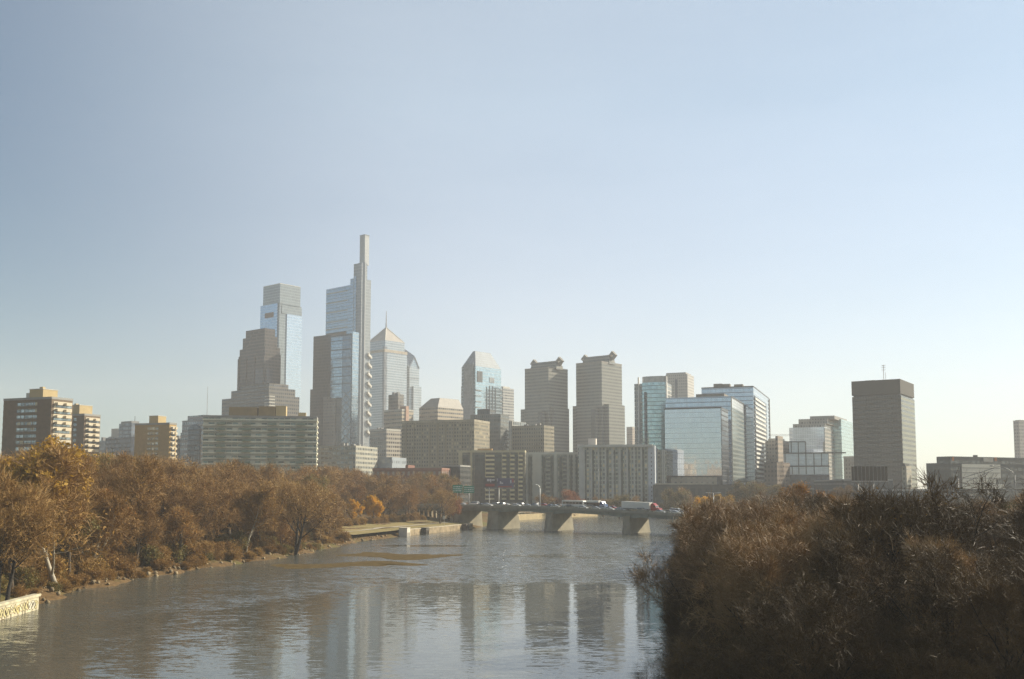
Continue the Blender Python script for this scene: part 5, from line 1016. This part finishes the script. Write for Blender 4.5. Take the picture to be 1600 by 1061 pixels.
NEAR = dict(seg=[6,6,5,4,3], n=[10,9,7,4], t0=[.22,.18,.12,.1], wob=[.07,.11,.15,.18,.2], up=[.03,.08,.06,.05,.03], tap=[.35,.25,.3,.35,.4], ang=[(30,60),(30,58),(28,58),(25,60)], len=[.75,.62,.58,.6], rad=[.55,.5,.5,.6], twigs=19000, tl=(.45,1.4), tw=.0145, leaves=1300, ls=.085, lsp=.3, woody=3, r0=.34, tal=.95, tup=.2)
kind('near', 6, PP(**NEAR), BKD, TWR, L_DRK, 200)
TWD = leaf_mat('dark_twigs', [(.055,.034,.014),(.10,.062,.025),(.19,.12,.048)], 0, .55, .18)  # dark bare twigs; on thickets the colour also carries the wood's low shade
L_ODK = leaf_mat('olive_dead_leaves', [(.07,.045,.012),(.14,.085,.02),(.27,.155,.035)])
kind('near_stark', 2, PP(**{**NEAR, 'twigs': 9000, 'leaves': 700, 'r0': .40, 'woody': 4, 'tw': .015}), BKD, TWD, L_ODK, 220)
kind('near_dark', 3, PP(**{**NEAR, 'leaves': 2200}), BKD, TWD, L_ODK, 225)
kind('near_orange', 1, PP(**{**NEAR, 'twigs': 14000, 'leaves': 12000, 'ls': .13}), BKD, TWR, L_RUST, 230)
kind('near_green', 1, PP(**{**NEAR, 'twigs': 6000, 'leaves': 26000, 'ls': .13}), BKD, TWR, L_GRN, 240)
kind('thicket', 3, PP(seg=[4,4,3,3], n=[9,7,5], t0=[.08,.1,.1], wob=[.12,.16,.2,.2], up=[.06,.08,.05,.03], tap=[.4,.4,.4,.4], ang=[(18,50),(22,55),(25,60)], len=[.8,.7,.6], rad=[.6,.6,.6], stems=6, lean=.35, trunk=5.0, r0=.06, woody=1, twigs=15000, tl=(.4,1.3), tw=.014, leaves=1500, ls=.08, lsp=.3, tal=.9, tup=.25), BKD, TWD, L_ODK, 250)  # dark twigs and leaves here paint in the shade low in the wood
TR = random.Random(77); PLANTED = []
def plant(knd, x, y, H, label, group=None, cat='tree', name=None, rz=None, squash=1.0, var=None):
    vs = KIND[knd]; tm, cm, h = vs[TR.randrange(len(vs)) if var is None else var % len(vs)]; s = H/h
    r = empty(name or ('shrub' if cat == 'shrub' else 'tree'), (x, y, gz(x, y)), TR.random()*6.28 if rz is None else rz); w = s*squash*TR.uniform(.92,1.1); r.scale = (w, w, s)
    link_mesh('trunk' if cat != 'shrub' else 'stems', tm, r); link_mesh('crown', cm, r); tag(r, label, cat, group); PLANTED.append(r); return r
def env_fn(P): xs_, ys_ = zip(*P); return lambda px: float(np.interp(px, xs_, ys_))
LENV = env_fn([(-60,690),(0,692),(45,686),(70,700),(105,708),(130,690),(160,705),(200,712),(235,708),(275,725),(310,728),(345,708),(375,722),(420,738),(450,735),(475,728),(510,736),(545,722),(570,742),(605,752),(640,748),(668,740),(700,755),(715,775),(730,788)])
WORD = ['first','second','third','fourth','fifth','sixth','seventh','eighth','ninth','tenth','eleventh','twelfth','thirteenth','fourteenth','fifteenth','sixteenth','seventeenth','eighteenth','nineteenth','twentieth']
LAND = [(70,'leftmost balcony tower'),(165,'second balcony tower'),(209,'dark blue office block'),(279,'tan apartment tower'),(335,'grey apartment tower'),(415,'long slab left half'),(500,'long slab right half'),(585,'tallest skyscraper'),(640,'red brick building'),(1700,'dark low building')]
DESC = {'rust':'rust brown tree','brown':'dull brown tree','olive':'olive brown tree','gold':'golden leaved tree','sycamore':'pale barked sycamore','dark':'dark trunked tree','bush':'brown shrub','bush_olive':'olive shrub','yellow':'yellow tree','red':'red brown tree'}
pool = []                                   # (kind, x, y, H, rowword, px)
lshore = resample([(x, y) for x, y in LEFT if 100 < y < 670], 1.0)
def plant_later(knd, x, y, H, row, cat='tree'): pool.append((knd, x, y, H, row, px_of(x, y, gz(x, y)+H*.6), cat))
# named individuals first
SPECIAL = []
def special(knd, px, Y, top, label, **k):
    p = at_y(px, 800, Y); g_ = gz(p.x, Y); H = z_row(top, Y)-g_; r = plant(knd, p.x, Y, H, label, **k); SPECIAL.append((p.x, Y)); return r
special('gold', 62, 196, 700, 'big golden leaved tree at the left edge below the leftmost balcony tower', rz=.4, var=0)
special('gold', 108, 215, 765, 'smaller golden tree beside the pale barked sycamore at left', var=1)
special('gold', 12, 205, 690, 'tall olive gold tree cut by the left edge of the picture', var=1, squash=1.1)
special('sycamore', 99, 191, 700, 'white barked sycamore leaning over the left bank below the balcony towers', var=0)
special('dark', 236, 236, 712, 'dark double trunked tree standing at the water below the tan apartment tower', var=0)
special('dark', 460, 300, 742, 'dark trunked tree leaning right over the water below the right half of the slab', var=1)
special('sycamore', 385, 280, 752, 'slim pale trunked tree at the waterside left of the leaning dark tree', var=1)
special('dark', 8, 168, 770, 'dark spreading tree at the bank right behind the graffiti wall', var=1)
special('yellow', 558, 432, 781, 'left and smaller of two bright yellow trees behind the lawn', var=0)
special('yellow', 583, 440, 775, 'right and taller of two bright yellow trees behind the lawn', var=1)
special('red', 727, 520, 786, 'red brown tree at the town end of the bridge', var=0, squash=.8)
special('red', 709, 486, 780, 'second red brown tree on the lawn edge nearest the bridge', var=0, squash=.8)
special('brown', 688, 470, 762, 'brown tree on the lawn edge left of the red brown ones', var=1)
special('red', 703, 505, 783, 'red brown tree on the lawn edge nearest the bridge', var=0, squash=.8)
def near_special(x, y, d): return any(math.hypot(x-a, y-b_) < d for a, b_ in SPECIAL)
def march(offs, step, y0, y1):
    out = []; pts = offset_line(lshore, offs); acc = 0
    for a, c in zip(pts[:-1], pts[1:]):
        acc += (c-a).length
        if acc > step and y0 < c.y < y1: acc = 0; out.append((c.x+TR.uniform(-.3,.3)*step, c.y+TR.uniform(-.3,.3)*step))
    return out
for offs, step, y0, y1, row, mode in [(7,9,172,366,"at the water's edge",0),(17,9.5,165,372,'in the second row',1),(28,10.5,160,500,'in the third row',2),(41,11,165,640,'behind the front rows',3),(56,12.5,180,640,'deep among the trees',3),(74,14,200,640,'deep among the trees',3),(95,16,230,660,'in the backmost row',3)]:
    for x, y in march(offs, step, y0, y1):
        px = px_of(x, y, 12)
        if not -40 < px < 728 or near_special(x, y, 5 if mode < 2 else 4): continue
        if y > 372 and mode < 2: continue
        if 366 < y < 447 and 528 < px < 622: continue
        tt = (Vector((x,y,0))-BO).dot(BA); ss = (Vector((x,y,0))-BO).dot(BN)
        if -4 < ss < DW+4 and tt > -75: continue
        top = LENV(px)+(TR.uniform(35,75) if mode == 0 else TR.uniform(18,50) if mode == 1 else TR.uniform(4,30) if mode == 2 else TR.uniform(-14,34))
        H = min(24, max(6.0, z_row(top, y)-gz(x, y)))
        if px > 525 and y > 372: knd = TR.choice(['brown','brown','brown','rust','olive'])
        else: knd = TR.choice(['rust','rust','brown','brown','brown','olive','sycamore' if mode < 3 else 'rust','sycamore' if mode == 2 else 'brown','dark' if mode < 3 else 'rust','gold' if mode == 3 else 'dark' if mode < 2 else 'brown'])
        plant_later(knd, x, y, H, row)
for offs, step, y0, y1 in [(2.6,3.6,172,372),(7.5,5,166,372),(12,6.0,166,372)]:
    for x, y in march(offs, step, y0, y1):
        px = px_of(x, y, 3)
        if -20 < px < 640: plant_later(TR.choice(['bush','bush','bush','bush_olive']), x, y, (TR.uniform(1.0,2.6) if offs < 5 else TR.uniform(2.4,5.0)), 'on the bank slope' if offs > 5 else 'at the waterline', 'shrub')
for x, y in march(25, 6, 385, 492): plant_later('bush', x, y, TR.uniform(2,4), 'along the back of the lawn', 'shrub')
by = {}
for q in pool:
    lm = next(n_ for lim, n_ in LAND if q[5] < lim); by.setdefault((DESC[q[0]], q[4], lm), []).append(q)
for (ds, row, lm), L_ in by.items():
    L_.sort(key=lambda q: q[5]); nn = len(L_)
    for i, q in enumerate(L_):
        lab = f'{ds} {row} below {lm}'
        if nn > 1: lab += f', {WORD[i]} from left' if i < nn-1 or nn > 2 else ', right of two'
        if nn == 2 and i == 0: lab = f'{ds} {row} below {lm}, left of two'
        plant(q[0], q[1], q[2], q[3], lab, ('trees' if q[6] == 'tree' else 'shrubs')+' on the left bank', q[6])

# trees around the town end of the bridge and in front of the apartment rows
for px, Y, top, knd, lab in [(846,640,772,'rust','small orange brown tree behind the pale lamp post on the bridge'),(888,650,766,'red','reddish tree above the white coach on the bridge'),(965,640,773,'olive','low olive tree before the grid fronted block, left of the trailer'),(945,660,776,'brown','low brown tree before the grid fronted block above the silver car'),(985,640,775,'brown','low brown tree just left of the white end wall'),(1100,520,777,'yellow','small yellow green tree left of the orange one at the end of the bridge'),(1122,500,773,'gold','small orange tree at the right end of the bridge'),(1137,470,784,'olive','dark green brown bush behind the crest of the right wood'),(575,560,742,'brown','bare brown tree rising left of the red brick building'),(1160,620,752,'olive','dim olive tree under the mirrored slabs'),(1052,640,764,'olive','dim olive tree before the dark retaining wall, right of the white end wall'),(1078,650,762,'brown','dim brown tree before the dark retaining wall, below the low mirrored slab'),(1180,630,756,'brown','dim brown tree before the retaining wall below the tallest mirrored slab'),(1212,640,757,'olive','dim olive tree before the retaining wall below the pale framed hall'),(1310,600,758,'brown','dim brown tree before the low shed left of the dark office tower')]:
    p = at_y(px, 790, Y); plant(knd, p.x, Y, max(4, z_row(top, Y)-gz(p.x, Y)), lab, squash=1.15)
# right bank wood
RENV = env_fn([(1030,860),(1045,822),(1060,802),(1085,792),(1110,786),(1150,776),(1190,770),(1215,760),(1245,757),(1275,764),(1310,772),(1350,776),(1390,768),(1430,776),(1470,780),(1520,772),(1560,778),(1600,772),(1660,770)])
def rshore_x(y): return float(np.interp(y, [p[1] for p in RIGHT], [p[0] for p in RIGHT]))
def rspecial(knd, px, Y, top, label, **k):
    p = at_y(px, 850, Y); plant(knd, p.x, Y, z_row(top, Y)-gz(p.x, Y), label, **k)
rspecial('near_stark', 1402, 98, 748, 'tall bare dark tree rising above the wood under the dark office tower', var=0)
rspecial('near_stark', 1522, 92, 750, 'tall bare dark tree rising above the wood left of the curved street lamp', var=1)
rspecial('near_stark', 1590, 110, 752, 'bare dark tree cut by the right edge of the picture', var=0)
rspecial('near_stark', 1462, 120, 766, 'smaller bare tree between the two tall bare ones', var=1)
rspecial('near_orange', 1242, 190, 757, 'orange brown leafy tree on the crest of the right wood below the framed hall')
rspecial('near_green', 1598, 140, 788, 'dark green leafy tree at the right edge of the wood')
rspecial('near_orange', 1490, 150, 800, 'tree with orange dead leaves among the bare ones at right')
ZONE = [(1130,'bare brown tree on the water side of the right bank wood','water side trees of the right wood'),(1300,'twiggy brown tree in the middle of the right bank wood','middle trees of the right wood'),(2000,'dark bare tree in the thick right end of the wood','right end trees of the wood')]
y = 74.0
while y < 215:
    sp = 6.2 if y < 120 else 7.5; x = rshore_x(y)+3.0+TR.uniform(0,1.5)
    while x < .54*y+6:
        xx, yy = x+TR.uniform(-1.6,1.6), y+TR.uniform(-2.5,2.5); xx = max(xx, rshore_x(yy)+2.0); px = px_of(xx, yy, 12)
        if px < 1650:
            e = RENV(px); top = e+(TR.uniform(60,190) if yy < 95 else TR.uniform(25,120) if yy < 125 else TR.uniform(3,45)); H = z_row(top, yy)-gz(xx, yy)
            lim = 7 + .55*(xx-rshore_x(yy))+ (4 if yy > 140 else 0); H = min(max(H, 4.5), 19)
            zn = next(z for z in ZONE if px < z[0]); plant(('near_stark' if TR.random() < .16 else 'near_dark' if TR.random() < .2+max(0,(px-1200)/800)+(.3 if yy < 105 else 0) else 'near') if H > 7 else 'thicket', xx, yy, H, zn[1], zn[2])  # dark kind more frequent in the foreground, deepening its shade by colour
        x += sp*TR.uniform(.85,1.2)
    y += sp*TR.uniform(.85,1.1)
for yy in np.arange(216, 402, 9.0):
    for k_ in range(2):
        xx = rshore_x(yy)+3+k_*8+TR.uniform(-1,1); px = px_of(xx, yy, 12); H = z_row(RENV(px)+TR.uniform(2,25), yy)-gz(xx, yy)
        plant('near', xx, float(yy), max(5, H), 'brown tree far along the water side of the right wood toward the bridge', 'far water side trees of the right wood')
for yy in np.arange(76, 230, 4.2):
    xx = rshore_x(yy)+TR.uniform(-.3,2.2); plant('thicket', xx, float(yy), TR.uniform(4,8), 'low twiggy thicket overhanging the water along the right bank', 'thickets along the right waterline', 'shrub')
for i in range(46):
    yy = TR.uniform(72,118); xx = TR.uniform(rshore_x(yy)+3, .52*yy+4); plant('thicket', xx, yy, TR.uniform(4,7.5), 'dense dark thicket filling the foreground under the right wood', 'thickets under the right wood', 'shrub')
# loose stones along the left waterline: nobody could count them
rng = np.random.default_rng(5); V = []; Q = []; base = 0
cube = np.array([[-1,-1,-1],[1,-1,-1],[1,1,-1],[-1,1,-1],[-1,-1,1],[1,-1,1],[1,1,1],[-1,1,1]], float); cq = np.array([[0,3,2,1],[4,5,6,7],[0,1,5,4],[1,2,6,5],[2,3,7,6],[3,0,4,7]])
for q in offset_line([p for p in lshore if 165 < p.y < 400], .5):
    for _ in range(2):
        x, y = q.x+rng.normal(-1.2,1.6), q.y+rng.normal(0,.6); s = .08+.42*rng.random()**3; ro = rng.normal(0,1,(3,3)); ro, _r = np.linalg.qr(ro); v = (cube*rng.uniform(.6,1,(8,3))*s)@ro+np.array([x,y,gz(x,y)+s*.25]); V.append(v); Q.append(cq+base); base += 8
st = link_mesh('rubble', np_mesh('rubble', np.concatenate(V), np.concatenate(Q), [mat('shore_stone', (.25,.19,.11), .9, var=.5, scale=.35)])); tag(st, kind='stuff')
# bleached driftwood
for px, py, ln, rz, lab in [(392,881,9,.3,'bleached fallen trunk lying at the waterline below the left half of the slab'),(262,866,7,.9,'bleached fallen branch on the bank beside the dark double trunked tree'),(300,895,8,.15,'thin fallen trunk on the shore stones below the grey apartment tower')]:
    p = at_z(px, py, 1.0); r = empty('fallen_trunk', (p.x, p.y, gz(p.x, p.y)+.35), rz); tag(r, lab, 'fallen trunk'); MB().tube([(0,0,0),(ln*.4,.4,.3),(ln*.8,.2,.7),(ln,.6,1.3)], .28, 7, .1).build('trunk', BKP, r, True); MB().tube([(ln*.5,.3,.35),(ln*.65,-.9,1.1),(ln*.75,-1.4,1.6)], .1, 5, .03).build('branch', BKP, r)
